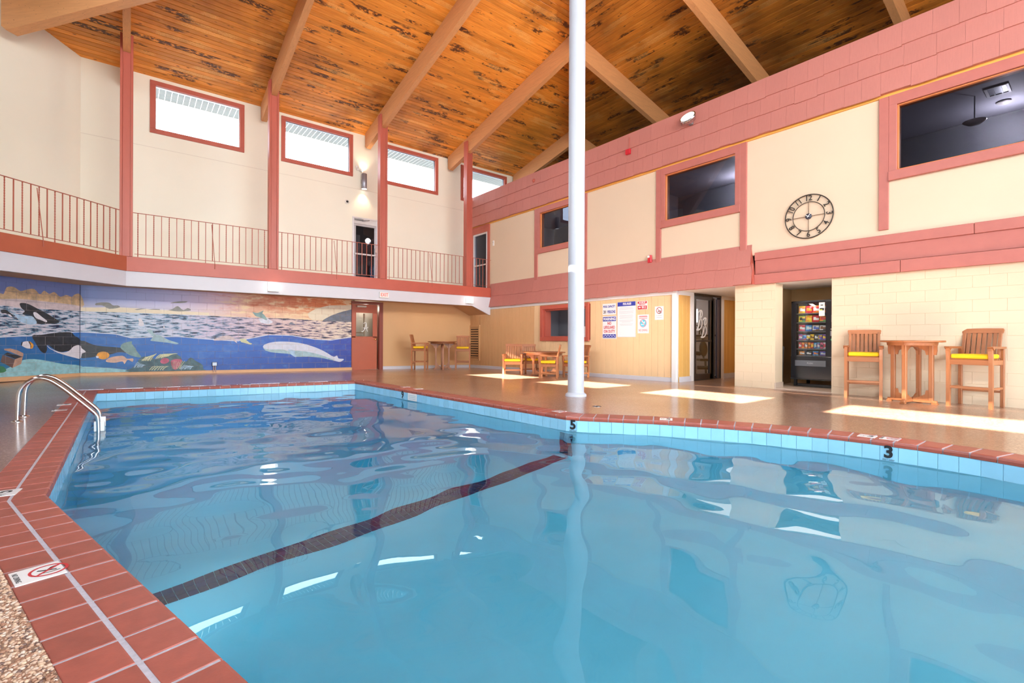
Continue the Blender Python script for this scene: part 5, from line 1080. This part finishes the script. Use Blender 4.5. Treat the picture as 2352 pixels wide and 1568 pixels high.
part('green_sticker', MB().lathe([(.035, 0), (.033, .003), (0, .0035)], 14, fV @ T(.83, 1.09, .01) @ Matrix.Diagonal((1, .8, 1, 1))), M('green_sticker', (.05, .45, .22), .5), vm); part('coin_return', MB().lathe([(.018, 0), (.018, .012), (0, .013)], 14, fV @ T(.86, .985, .01)), ALU, vm)
nt_ = thing('price_notice', 'white paper notice taped on the vending machine glass, top right', 'notice', T(VX, VY, 0)); part('sheet', MB().box((.625, 1.76, .006), (.115, .30, .002), 0, fV), PAPER, nt_)
part('print', MB().box((.625, 1.76, .008), (.085, .05, .001), 0, fV).box((.625, 1.85, .008), (.05, .02, .001), 0, fV), INKBLK, nt_); part('highlight', MB().box((.61, 1.745, .0085), (.05, .02, .001), 0, fV), M('yellow_ink', (.85, .75, .05), .5), nt_)
for x, d in ((.08, -.05), (.92, -.05), (.08, -.78), (.92, -.78)): part('leg', MB().box((x, .135, d), (.06, .17, .06), .004, fV), BLACK, vm)
part('base_rail', MB().box((.5, .205, -.02), (1.02, .04, .05), .004, fV), BLACK, vm)
part('power_cord', MB().tube([(.98, 1.96, -.5), (.98, 2.05, -.3), (.98, 2.2, -.2)], .01, 5, M4=fV), BLACK, vm)
def bag_mesh(w, h, d, cols):
    """pillow pack with crimped ends and a printed panel"""
    mb = MB(); nu, nv = 5, 7; V = []
    for sgn in (1, -1):
        for j in range(nv + 1):
            v = j / nv; fat = math.sin(math.pi * cl((v - .08) / .84)) ** .6
            for i in range(nu + 1):
                u = i / nu; V.append(((u - .5) * w * (1 - .06 * fat), v * h, sgn * d / 2 * fat * math.sin(math.pi * u) ** .5 + sgn * .001))
    F = []; I = []; o = (nu + 1) * (nv + 1)
    for j in range(nv):
        for i in range(nu):
            a = j * (nu + 1) + i; F.append((a, a + 1, a + nu + 2, a + nu + 1)); I.append(1 if (2 <= j <= 3 and i >= 1) or (j == 4 and 1 <= i <= 2) else (2 if j in (0, nv - 1) or (j == 1 and i >= 3) else 0))
            F.append((o + a + nu + 1, o + a + nu + 2, o + a + 1, o + a)); I.append(0)
    mb.V = V; mb.F = F; mb.I = I; mb.S = [True] * len(F); return mb.mesh('snack_bag', [M('pack_%d%d%d' % tuple(int(q * 99) for q in c), c, .28) for c in cols])
RD, OR, YL, WHT, BLU, BRN, GRN, PUR, PNK, BLK, CYN = (.55, .02, .03), (.75, .22, .02), (.80, .55, .03), (.70, .70, .72), (.05, .12, .50), (.20, .08, .03), (.10, .35, .08), (.20, .08, .40), (.70, .12, .25), (.03, .03, .035), (.12, .45, .70)
rows = [(.135, .165, .05, 'top', [(OR, WHT, YL, 'orange and white'), (RD, OR, RD, 'plain red'), (RD, WHT, OR, 'red and white'), (WHT, BRN, OR, 'white and brown')]),
        (.135, .155, .05, 'second', [(YL, BLK, GRN, 'yellow and black'), (OR, YL, YL, 'orange and yellow'), (RD, WHT, RD, 'red striped'), (OR, RD, GRN, 'orange and green')]),
        (.13, .145, .05, 'third', [(RD, WHT, PNK, 'red'), (CYN, WHT, BLU, 'pale blue'), (WHT, BLU, BRN, 'white and blue'), (WHT, BRN, BLK, 'white and brown')]),
        (.075, .13, .03, 'fourth', [(PNK, WHT, PUR, 'pink'), (CYN, BLU, RD, 'bright blue'), (WHT, YL, BLK, 'white and yellow'), (YL, BRN, YL, 'yellow'), (BLK, WHT, BLK, 'black and white'), (YL, PUR, BLU, 'yellow and purple'), (PUR, YL, PUR, 'purple')]),
        (.055, .135, .025, 'fifth', [(RD, WHT, RD, 'red and white'), (OR, RD, OR, 'orange'), (BRN, WHT, OR, 'brown and white'), (OR, BRN, OR, 'orange and brown'), (OR, YL, RD, 'red and orange'), (CYN, WHT, BLU, 'blue and white'), (PUR, WHT, CYN, 'purple and white'), (PNK, BLK, PNK, 'pink and black'), (PNK, RD, WHT, 'pink')]),
        (.115, .095, .035, 'bottom', [(OR, WHT, BRN, 'orange'), (BLK, WHT, BLK, 'black'), (BLU, OR, CYN, 'blue and orange'), (BLU, WHT, PUR, 'blue and purple')])]
for (w_, h_, d_, nm, items), z in zip(rows, SHZ):
    for k, (a, b, c, lab) in enumerate(items):
        u = .13 + (.56) * (k + .5) / len(items)
        ob('snack_bag', bag_mesh(w_, h_, d_, (a, b, c)), None, T(VX, VY, 0) @ fV @ T(u, z - .003, -.06) @ RX(-.10), label='%s snack pack on the %s shelf of the vending machine' % (lab, nm), category='snack bag', group='snack packs in the vending machine')
part('shelf_foot', MB().box((.5, .06, -.1), (.96, .06, .03), .003, fV), BLACK, vm)
wb_ = thing('waste_bin', 'slim dark grey bin at the left edge of the vending recess', 'bin', T(11.62, 4.80, .025)); part('body', MB().lathe([(.13, 0), (.16, .85), (.165, .86)], 4, RZ(math.pi / 4), smooth=False), M('bin_grey', (.055, .05, .055), .5), wb_); part('rim', MB().lathe([(.172, .84), (.172, .90), (.12, .92), (.0, .93)], 4, RZ(math.pi / 4), smooth=False), M('bin_lid', (.09, .085, .09), .45), wb_)

# ---------------------------------------------------------------- wall signs on the panelled wall
SX = PX - .0005
def board(name, y0, y1, z0, z1, label, mat=PAPER):
    s = thing(name, label, 'sign', T(SX, (y0 + y1) / 2, (z0 + z1) / 2)); part('board', MB().box((0, 0, .004), (y0 - y1, z1 - z0, .008), .001, east(0, 0, 0)), mat, s); return s
E0 = east(0, 0, 0)
def put(s, body, size, mat, u, z, **k): return text(body, size, mat, s, E0 @ T(u, z, .0092), **k)
def bar(s, u, z, w, h, mat, d=.0085, name='printed_band'): return part(name, MB().box((u, z, d), (w, h, .001), 0, E0), mat, s)
s = board('capacity_sign', 9.49, 8.99, 1.81, 2.14, 'white sign reading pool capacity 31 persons in blue'); put(s, 'POOL CAPACITY', .088, INKBLUE, 0, .075, sx=.66, bold=.003); put(s, '31', .125, INKBLK, -.155, -.085, bold=.003); put(s, 'PERSONS', .115, INKBLUE, .085, -.085, sx=.62, bold=.003)
s = board('lifeguard_sign', 9.486, 8.973, 1.104, 1.774, 'white sign reading warning no lifeguard on duty in red')
bar(s, 0, .245, .49, .13, INKBLUE); put(s, 'WARNING', .115, PAPER, 0, .243, sx=.82, bold=.004)
for k, (a, q) in enumerate((('NO', .8), ('LIFEGUARD', .70), ('ON DUTY', .78))): put(s, a, .115, INKRED, 0, .115 - .118 * k, sx=q, bold=.003)
bar(s, 0, -.245, .49, .085, INKBLUE)
for k in range(9): bar(s, -.20 + .05 * k, -.245 + (.012 if k % 2 else -.010), .034, .022, PAPER, .0092, 'fine_print')
bar(s, 0, -.308, .49, .016, INKBLUE)
for k in range(2): bar(s, 0, -.292 - .0 * k, .44, .004, INKBLUE, .0092, 'fine_print')
s = board('rules_board', 8.933, 8.29, 1.15, 2.159, 'large white board headed pool rules on a blue band'); part('border', frame_bars(MB(), -.3215, .3215, -.5045, .5045, .008, .008, .012, E0, .001), M('thin_grey_border', (.55, .55, .62), .5), s)
bar(s, 0, .44, .635, .12, INKBLUE); put(s, 'POOL RULES', .082, PAPER, .02, .44, sx=.62, bold=.004)
zz = .345
for k, ln in enumerate((.44, .46, .5, 0, .52, .5, .50, 0, .46, .50, .44, .48, 0, .49, .46, .30, 0, .47, .42)):
    if ln: bar(s, -.005, zz, ln, .011, M('faint_print', (.62, .62, .66), .5), .0086, 'fine_print')
    zz -= .030 if ln else .022
s = board('emergency_sign', 8.239, 7.908, 1.908, 2.146, 'small red and white sign reading in case of emergency dial 911'); bar(s, 0, .078, .30, .06, INKRED); put(s, 'IN CASE OF', .05, PAPER, 0, .078, sx=.8, bold=.002); put(s, 'EMERGENCY', .044, INKRED, 0, .02, sx=.85, bold=.001); bar(s, 0, -.062, .30, .10, INKRED); put(s, 'dial', .055, PAPER, -.09, -.055, shear=.2, bold=.002); put(s, '911', .095, PAPER, .055, -.062, bold=.004)
s = board('diving_sign', 8.226, 7.86, 1.255, 1.769, 'white no diving sign with a cyan circle and red slash')
for k, ln in enumerate((.26, .28, 0, .27)): (bar(s, 0, .215 - .020 * k, ln, .012, INKRED, .0085, 'fine_print') if ln else None)
def disc(r, n=28): return [(r * math.cos(2 * math.pi * k / n), r * math.sin(2 * math.pi * k / n)) for k in range(n)]
def ringmb(r0, r1, n=28, z=.0088, mb=None, c=(0, 0), P4=E0):
    mb = mb or MB(); V = [(c[0] + r * math.cos(2 * math.pi * k / n), c[1] + r * math.sin(2 * math.pi * k / n), z) for r in (r0, r1) for k in range(n)]
    return mb.add(V, [(k, (k + 1) % n, n + (k + 1) % n, n + k)[::-1] for k in range(n)], 0, P4)
part('cyan_disc', MB().poly(disc(.098), .0086, E0 @ T(0, .02, 0)), INKCYAN, s); mb = MB()
for q in ([(-.06, .07), (-.03, .085), (.02, .02), (.05, .05), (.07, .04), (.03, -.02), (-.01, -.0)], [(-.07, -.03), (-.04, -.015), (-.01, -.035), (.02, -.015), (.05, -.03), (.05, -.045), (-.07, -.045)]): mb.poly(q[::-1], .0089, E0 @ T(0, .02, 0))
part('diver', mb, PAPER, s); mb = ringmb(.098, .112, c=(0, .02)); ribbon([(-.075, .095), (.075, -.055)], .014, E0, 0, mb, .0094); part('red_ring', mb, M('pink_ink', (.72, .14, .24), .5), s); put(s, 'NO DIVING', .085, M('pale_red_ink', (.68, .20, .22), .5), 0, -.175, sx=.66, bold=.001)
s = board('smoking_sign', 7.668, 7.403, 1.61, 1.97, 'small white no smoking sign with a red ring beside the corner post'); mb = ringmb(.072, .088, c=(0, .07)); ribbon([(-.055, .125), (.055, .015)], .014, E0, 0, mb, .0094); part('red_ring', mb, M('dark_red_ink', (.42, .03, .03), .5), s)
part('cigarette', MB().box((.01, .05, .0088), (.10, .022, .001), 0, E0).box((.03, .0, .0088), (.08, .02, .001), 0, E0), INKBRN, s); put(s, 'NO SMOKING', .03, M('faint_green_ink', (.35, .48, .42), .5), 0, -.065, sx=.9); bar(s, 0, -.115, .16, .010, INKGREY, .0086, 'fine_print')

# ---------------------------------------------------------------- clock and small devices on the upper right-hand wall
ck = thing('wall_clock', 'large open iron wall clock with black numerals', 'clock', T(XE - .0, 3.955, 3.66)); CKR = .452
def ring3(r, t, z=.03): return MB().tube([(r * math.cos(2 * math.pi * k / 56), r * math.sin(2 * math.pi * k / 56), z) for k in range(56)], t, 6, True, E0)
part('outer_ring', ring3(CKR, .011), BLACKM, ck); part('inner_ring', ring3(CKR * .665, .008), BLACKM, ck)
mb = MB()
for k in range(4): a = k * math.pi / 2; mb.tube([(.05 * math.cos(a), .05 * math.sin(a), .03), (CKR * .665 * math.cos(a), CKR * .665 * math.sin(a), .03)], .006, 5, False, E0)
part('spokes', mb, M('rust_iron', (.12, .06, .03), .5, .3), ck)
for k in range(1, 13):
    a = math.pi / 2 - k * math.pi / 6; r = CKR * .835; rot = a - math.pi / 2 if k in (12, 1, 2, 3, 9, 10, 11) else a + math.pi / 2
    text(str(k), .165, BLACKM, ck, E0 @ T(r * math.cos(a), r * math.sin(a), .03) @ Matrix.Rotation(rot, 4, 'Z'), 'numeral', extrude=.006, sx=.85, bold=.001)
part('hub', MB().lathe([(.06, .015), (.062, .03), (.058, .042), (0, .045)], 24, E0), M('hub_navy', (.03, .035, .06), .3), ck)
for L_, a, w_ in ((.075, .9, .010), (.055, 2.6, .012)): part('hand', MB().box((L_ * .3, 0, .05), (L_ * 1.4, w_, .003), .001, E0 @ Matrix.Rotation(a, 4, 'Z')), WHITE, ck)
part('standoff', MB().tube([(0, 0, 0), (0, 0, .03)], .02, 8, False, E0), BLACKM, ck)
fl = thing('flood_light', 'lit chrome floodlight on the shingled parapet', 'lamp', T(XE - .105, 6.57, 6.58))
hs_ = part('housing', MB().lathe([(.05, -.14), (.10, -.11), (.15, -.02), (.165, .05), (.15, .05)], 24, E0 @ T(0, 0, .17) @ RX(-.55) @ Matrix.Diagonal((1.25, 1, 1, 1))), STEEL, fl); part('lens', MB().lathe([(.152, .045), (.10, .07), (0, .08)], 24, E0 @ T(0, 0, .17) @ RX(-.55) @ Matrix.Diagonal((1.25, 1, 1, 1))), GLOWW, hs_)
part('bracket', MB().box((0, -.06, .04), (.10, .16, .08), .01, E0), GREYM, fl)
for k in range(6): part('fin', MB().box((0, 0, 0), (.012, .05, .06), .003, E0 @ T(0, 0, .17) @ RX(-.55) @ T(-.15 + .06 * k, -.14, -.01)), STEEL, hs_)
light('flood_beam', 'SPOT', (XE - .40, 6.57, 6.72), 420, (1, .86, .66), aim=(3.5, 8.5, 9.6), spot_size=2.5, spot_blend=.9, shadow_soft_size=.15)
st = thing('alarm_strobe', 'red fire alarm strobe on the skirt edge between the middle windows', 'alarm', T(XE - .02, 7.84, 3.275)); part('body', MB().box((0, 0, .03), (.12, .20, .06), .012, E0), REDEV, st); part('strobe_lens', MB().box((-.02, .06, .065), (.07, .06, .02), .008, E0), PLASTIC, st)
hd = thing('alarm_sounder', 'red square alarm box with conduit on the shingled parapet', 'alarm', T(XE - .115, 8.50, 6.36)); part('box', MB().box((0, 0, .04), (.15, .15, .08), .012, E0), REDEV, hd); part('conduit', MB().tube([(.02, .07, .015), (.02, .40, .015)], .010, 6, False, E0), RED, hd)
nb_ = thing('parapet_lamp_base', 'small coral painted fitting on the parapet near the fourth post', 'fitting', T(XE - .115, 12.56, 6.60)); part('cap', MB().lathe([(.055, 0), (.05, .05), (.03, .07), (0, .075)], 16, E0), RED, nb_); part('collar', MB().lathe([(.07, 0), (.07, .012), (.055, .014)], 16, E0), RED, nb_)
th = thing('thermostat', 'small white thermostat beside the balcony end door', 'thermostat', T(XE, 15.06, 4.83)); part('body', MB().box((0, 0, .015), (.085, .20, .03), .008, E0), PLASTIC, th); part('dial', MB().box((0, .03, .032), (.05, .06, .004), .001, E0), M('dial_grey', (.55, .55, .52), .4), th)
dr = thing('floor_drain', 'small round metal drain in the deck near the white column', 'drain', T(5.83, 5.12, dz(5.83, 5.12))); part('ring', MB().lathe([(.075, 0), (.075, .004), (.06, .004), (.06, .001)], 24), STEEL, dr); part('grate', MB().lathe([(.06, .002), (0, .002)], 24), M('drain_dark', (.10, .10, .12), .5), dr)

# ---------------------------------------------------------------- teak furniture (local: front faces -y, origin on the floor)
def armchair(hs, ht, ha, w, d, bar_):
    """hs seat rail top, ht back top, ha arm height"""
    r = bpy.data.objects.new('bar_chair' if bar_ else 'garden_armchair', None); COL.objects.link(r); r.empty_display_size = .1
    x = w / 2 - .025; lt = .048
    for s in (-1, 1):
        fl_ = MB(); P = [(-.032, 0), (.026, 0), (.026, hs - .02), (.018, hs + .05), (-.002, ha - .05), (.02, ha - .012), (-.045, ha - .012), (-.058, ha - .06), (-.040, hs + .03), (-.032, hs - .05)]
        fl_.prism([(p[0], p[1]) for p in P], -lt / 2, lt / 2, T(s * x, -d / 2 + .03, 0) @ Matrix(((0, 0, 1, 0), (1, 0, 0, 0), (0, 1, 0, 0), (0, 0, 0, 1)))); part('leg', fl_, TEAKZ, r)
        part('leg', MB().box((s * x, d / 2 - .03, (ha - .01) / 2), (lt, .052, ha - .01), .005), TEAKZ, r)
        arm = MB(); q = [(-d / 2 - .035, 0), (-d / 2 + .02, -.045), (-d / 2 + .06, -.02), (d / 2, -.02), (d / 2, .012), (-d / 2 + .02, .016), (-d / 2 - .03, .012)]
        arm.prism(q, -.034, .034, T(s * (x + .004), 0, ha) @ Matrix(((0, 0, 1, 0), (1, 0, 0, 0), (0, 1, 0, 0), (0, 0, 0, 1)))); part('armrest', arm, TEAKX, r)
        part('side_apron', MB().box((s * x, 0, hs - .05), (.028, d - .10, .075), .004), TEAKX, r)
        if bar_: part('side_stretcher', MB().box((s * x, 0, .31), (.026, d - .10, .036), .004), TEAKX, r)
    part('front_apron', MB().box((0, -d / 2 + .03, hs - .05), (w - .09, .030, .085), .004), TEAKX, r); part('back_apron', MB().box((0, d / 2 - .03, hs - .06), (w - .09, .030, .085), .004), TEAKX, r)
    if bar_: part('foot_rest', MB().box((0, -d / 2 + .03, .315), (w - .09, .045, .042), .005), TEAKX, r); part('back_stretcher', MB().box((0, d / 2 - .03, .25), (w - .09, .026, .036), .004), TEAKX, r)
    else: part('cross_stretcher', MB().box((0, 0, .14), (w - .06, .030, .045), .004), TEAKX, r); [part('side_stretcher', MB().box((s * x, 0, .14), (.026, d - .10, .045), .004), TEAKX, r) for s in (-1, 1)]
    for k in range(5): part('seat_slat', MB().box((0, -d / 2 + .06 + (d - .12) * k / 4, hs - .004), (w - .10, .06, .016), .003), TEAKX, r)
    part('cushion', MB().box((0, -.012, hs + .045), (w - .105, d - .05, .072), .022), CUSH, r)
    lean = T(0, d / 2 - .075, hs) @ RX(-.24); hb = (ht - hs) / math.cos(.24); wi = w - .09
    part('top_rail', MB().prism([(-wi / 2 - .012, hb - .075), (wi / 2 + .012, hb - .075), (wi / 2 + .02, hb - .02), (wi / 2 + .012, hb), (wi * .2, hb + .004), (-wi * .2, hb + .004), (-wi / 2 - .012, hb), (-wi / 2 - .02, hb - .02)], -.016, .016, lean @ RX(math.pi / 2)), TEAKX, r)
    part('bottom_rail', MB().box((0, 0, .055), (wi, .030, .05), .004, lean), TEAKX, r)
    for s in (-1, 1): part('stile', MB().box((s * (wi / 2 - .02), 0, hb / 2 - .01), (.044, .034, hb - .05), .004, lean), TEAKZ, r)
    for k in range(6): part('back_slat', MB().box(((k - 2.5) * (wi - .09) / 6, -.002, hb / 2), ((wi - .09) / 6 - .017, .016, hb - .13), .003, lean), TEAKZ, r)
    return r
def place(o, label, cat, group, x, y, face, zoff=0.0):
    """face = plan direction the chair looks towards"""
    o.location = (x, y, dz(x, y) + zoff); o.rotation_euler = (0, 0, math.atan2(face[1], face[0]) + math.pi / 2)
    o['label'] = label; o['category'] = cat; o['group'] = group; return o
bc = armchair(.775, 1.27, .965, .57, .52, True)
place(bc, 'slatted teak bar chair with yellow cushion beside the vending recess', 'chair', 'teak bar chairs', 10.76, 2.90, (-.97, -.23))
place(copy_tree(bc), 'slatted teak bar chair with yellow cushion at far right, right of the bar table', 'chair', 'teak bar chairs', 10.78, 1.385, (-.98, .17))
place(copy_tree(bc), 'slatted teak bar chair by the far wall, turned sideways left of the dark bar table', 'chair', 'teak bar chairs', 8.12, 15.45, (.78, -.62))
place(copy_tree(bc), 'slatted teak bar chair in front of the louvred vent, right of the dark bar table', 'chair', 'teak bar chairs', 9.88, 15.35, (-.56, -.83))
ac = armchair(.42, .96, .64, .62, .54, False)
G2 = 'teak armchairs around the low table'
place(ac, 'low teak armchair nearest the far bar set, its yellow cushion turned to the pool', 'chair', G2, 9.52, 11.85, (-.70, -.71))
place(copy_tree(ac), 'low teak armchair behind the low round table, against the panelled wall', 'chair', G2, 10.42, 12.02, (-.35, -.94))
place(copy_tree(ac), 'low teak armchair in profile in front of the low round table', 'chair', G2, 9.50, 10.16, (-.68, .73))
place(copy_tree(ac), 'low teak armchair mostly hidden behind the white column', 'chair', G2, 10.30, 9.86, (-.97, .22))
def round_table(name, label, h, r, leg_off, x, y, rot, tall=True):
    t = thing(name, label, 'table', T(x, y, dz(x, y)) @ RZ(rot))
    nP = 7; part('table_frame', MB().lathe([(r - .10, h - .085), (r - .09, h - .03)], 40).lathe([(r - .05, h - .034), (r, h - .028), (r + .002, h - .006), (r - .006, h), (r - .075, h), (r - .075, h - .034)], 40), TEAKX, t)
    wv = 2 * (r - .075) / nP
    for k in range(nP):
        a, b = -(r - .075) + wv * k, -(r - .075) + wv * (k + 1); R2 = r - .078
        def ch(v): return math.sqrt(max(R2 * R2 - v * v, .0004))
        a2, b2 = a + .003, b - .003; m = (a2 + b2) / 2
        part('tabletop_slat', MB().prism([(-ch(a2), a2), (ch(a2), a2), (ch(m), m), (ch(b2), b2), (-ch(b2), b2), (-ch(m), m)], h - .028, h - .002), TEAKX, t)
    for k in range(4):
        a = math.pi / 4 + k * math.pi / 2; c, s = math.cos(a), math.sin(a); R4 = RZ(a)
        part('leg', MB().box((leg_off, 0, (h - .03) / 2 + .03), (.062, .062, h - .06), .006, R4), TEAKZ, t)
        Pt = [(0, 0), (.22, 0), (.22, -.03), (.15, -.045), (.10, -.075), (.055, -.10), (.04, -.17), (0, -.17)]
        m4 = R4 @ T(leg_off + .028, 0, h - .075) @ Matrix.Rotation(math.pi / 2, 4, 'X'); part('top_bracket', MB().prism([(min(p[0], r - leg_off - .12), p[1]) for p in Pt], -.014, .014, m4), TEAKZ, t)
        m5 = R4 @ T(leg_off - .028, 0, h - .075) @ Matrix.Rotation(math.pi / 2, 4, 'X') @ Matrix.Diagonal((-1, 1, 1, 1)); part('top_bracket', MB().prism([(min(p[0], leg_off - .05), p[1]) for p in Pt], -.014, .014, m5), TEAKZ, t)
        m6 = R4 @ T(leg_off - .028, 0, .06) @ Matrix.Rotation(math.pi / 2, 4, 'X') @ Matrix.Diagonal((-1, -1, 1, 1)); part('foot_bracket', MB().prism([(min(p[0], leg_off - .05), p[1]) for p in Pt], -.014, .014, m6), TEAKZ, t)
    for a in (math.pi / 4, 3 * math.pi / 4):
        part('cross_foot', MB().box((0, 0, .042), (2 * leg_off + .16, .06, .045), .008, RZ(a)).box((leg_off + .05, 0, .012), (.08, .07, .024), .004, RZ(a)).box((-leg_off - .05, 0, .012), (.08, .07, .024), .004, RZ(a)), TEAKX, t)
        part('cross_rail', MB().box((0, 0, h - .055), (2 * (r - .1), .05, .05), .006, RZ(a)), TEAKX, t)
    return t
round_table('bar_table', 'round slatted teak bar table between two bar chairs by the block wall', 1.075, .44, .27, 10.58, 2.155, .63)
round_table('bar_table', 'dark looking round teak bar table against the far wall', 1.05, .54, .24, 9.14, 15.60, .35)
round_table('garden_table', 'low round teak table ringed by armchairs near the panelled wall', .74, .66, .34, 10.12, 11.05, .2)

# ---------------------------------------------------------------- pool ladder and depth markers
ld = thing('pool_ladder', 'polished steel pool ladder arching over the tiled edge', 'ladder', T(-1.06, 8.8, 0))
def smooth(P, n=6):
    out = []
    for k in range(len(P) - 1):
        p0, p1, p2, p3 = [Vector(P[max(0, min(len(P) - 1, j))]) for j in (k - 1, k, k + 1, k + 2)]
        for i in range(n):
            t = i / n; out.append(.5 * ((2 * p1) + (p2 - p0) * t + (2 * p0 - 5 * p1 + 4 * p2 - p3) * t * t + (3 * p1 - p0 - 3 * p2 + p3) * t ** 3))
    return out + [Vector(P[-1])]
RP = [(-1.093, 0), (-1.089, .20), (-1.078, .36), (-1.037, .455), (-.965, .522), (-.895, .54), (-.825, .52), (-.763, .479), (-.66, .382), (-.56, .272), (-.47, .172), (-.395, .086), (-.35, .025), (-.328, -.045), (-.322, -.25), (-.322, -.6), (-.322, -1.15)]
for y in (8.55, 9.06):
    part('rail', MB().tube(smooth([(x + 1.06, y - 8.8, z) for x, z in RP]), .0235, 14), STEEL, ld); part('escutcheon', MB().lathe([(.058, 0), (.058, .010), (.045, .022), (.026, .026)], 24, T(-.033, y - 8.8, 0)), STEEL, ld)
for z in (-.16, -.45, -.74): tr_ = part('tread', MB().box((.745, .005, z), (.10, .47, .045), .012), PLASTIC, ld); [part('tread_bracket', MB().box((.745, s * .235, z + .02), (.11, .035, .14), .02), PLASTIC, tr_) for s in (-1, 1)]
def marker(x, y, rot, w, h, label, draw, z=.0):
    m = thing('depth_marker', label, 'marker', T(x, y, z) @ RZ(rot)); part('tile', MB().box((0, 0, .002), (w, h, .005), .001), M('white_glazed_tile', (.80, .79, .80), .2), m); draw(m); return m
def d_nodive(m):
    mb = ringmb(.056, .067, c=(.035, 0), z=.0052, P4=I4); ribbon([(-.012, -.042), (.082, .042)], .011, I4, 0, mb, .0056); part('red_ring', mb, INKRED, m)
    mb = MB(); ribbon([(.0, .02), (.03, .0), (.06, -.012)], .012, I4, 0, mb, .0049); ribbon([(.03, .0), (.05, .03), (.07, .035)], .008, I4, 0, mb, .0049); ribbon([(.0, -.02), (.035, -.03), (.07, -.025)], .006, I4, 0, mb, .0049); part('diver', mb, INKBLK, m)
    ob('lettering', text_mesh('NO DIVING', .026, INKBLK, .0003, sx=.9), m, T(-.068, 0, .0052) @ RZ(-math.pi / 2))
def d_num(n):
    def f(m): ob('lettering', text_mesh(n, .13, INKBLK, .0003, bold=.003), m, T(.03, 0, .0052)); ob('lettering', text_mesh('FT', .05, INKBLK, .0003), m, T(-.045, -.01, .0052))
    return f
legA = Vector((-.727, 2.835)).normalized(); aA = math.atan2(legA.y, legA.x)
marker(-.315, 2.985, aA - math.pi / 2, .165, .180, 'white no diving tile with a red ring set in the near left coping', d_nodive)
marker(-.665, 4.665, math.pi / 2 - .1, .16, .16, 'white depth tile at the left edge where the coping turns', d_num('5'))
marker(-.79, 9.60, 0, .165, .17, 'white no diving tile in the left coping below the ladder rail, nearer of the pair', d_nodive); marker(-.80, 10.36, 0, .165, .17, 'white depth tile in the left coping below the ladder rail, further of the pair', d_num('9'))
marker(1.72, 12.52, -.17, .16, .16, 'white no diving tile on the far coping below the mural, left of the pair', d_nodive); marker(2.12, 12.45, -.17, .16, .16, 'white depth tile on the far coping below the mural, right of the pair', d_num('9'))
marker(4.83, 9.25, -math.pi / 2, .16, .16, 'white depth tile on the right coping above the wall number 9', d_num('9')); marker(4.80, 9.80, -math.pi / 2, .16, .16, 'white no diving tile on the right coping beyond the wall number 9', d_nodive)
marker(4.975, 5.10, -math.pi / 2, .16, .16, 'white no diving tile on the coping above the wall number 5', d_nodive); marker(5.62, 3.72, -1.0, .16, .165, 'white depth tile on the coping between the wall numbers 5 and 3', d_num('5'))
marker(6.41, 1.69, -1.5, .16, .165, 'white depth tile on the coping above the wall number 3, left of the pair', d_num('3')); marker(6.43, 1.49, -1.55, .16, .165, 'white no diving tile on the coping above the wall number 3, right of the pair', d_nodive)
def wall_number(n, x, y, rot, label, size=.175, word=True):
    """flat glazed number on the waterline tiles; rot = heading of the wall as read left to right"""
    m4 = T(x, y, -.117) @ RZ(rot) @ RX(math.pi / 2); w = thing('depth_number', label, 'number', m4)
    ob('numeral', text_mesh(n, size, INKBLK, .0012, bold=.006), w, T(0, .002, .0))
    if word: ob('lettering', text_mesh('FEET DEEP', .022, INKBLK, .0006), w, T(0, -.076, 0))
    else: part('underline', MB().box((0, -.068, 0), (.07, .006, .0012)), INKBLK, w)
hd3 = math.atan2(1.15 - 1.62, 6.26 - 6.24); hdD = math.atan2(4.72 - 6.69, 4.73 - 4.63)
wall_number('5', 4.770, 4.62, math.atan2(4.58 - 4.72, .07), 'black number 5 on the waterline tiles beside the dark lane line')
wall_number('3', 6.2415, 1.46, hd3, 'black number 3 on the waterline tiles below the bar chairs')
wall_number('9', 4.511, 9.34, math.atan2(6.69 - 11.8, .22), 'black number 9 on the waterline tiles near the far pool corner', .195, False)
sk = thing('skimmer', 'white skimmer plate in the pool wall beside the number 9', 'skimmer', T(4.529, 8.93, -.125) @ RZ(math.atan2(6.69 - 11.8, .22)) @ RX(math.pi / 2)); part('plate', MB().box((0, 0, .001), (.36, .15, .006), .002), PLASTIC, sk)
for k in range(3): part('slot', MB().box((0, -.04 + .035 * k, .005), (.28, .012, .003)), M('skimmer_slot', (.45, .55, .62), .5), sk)
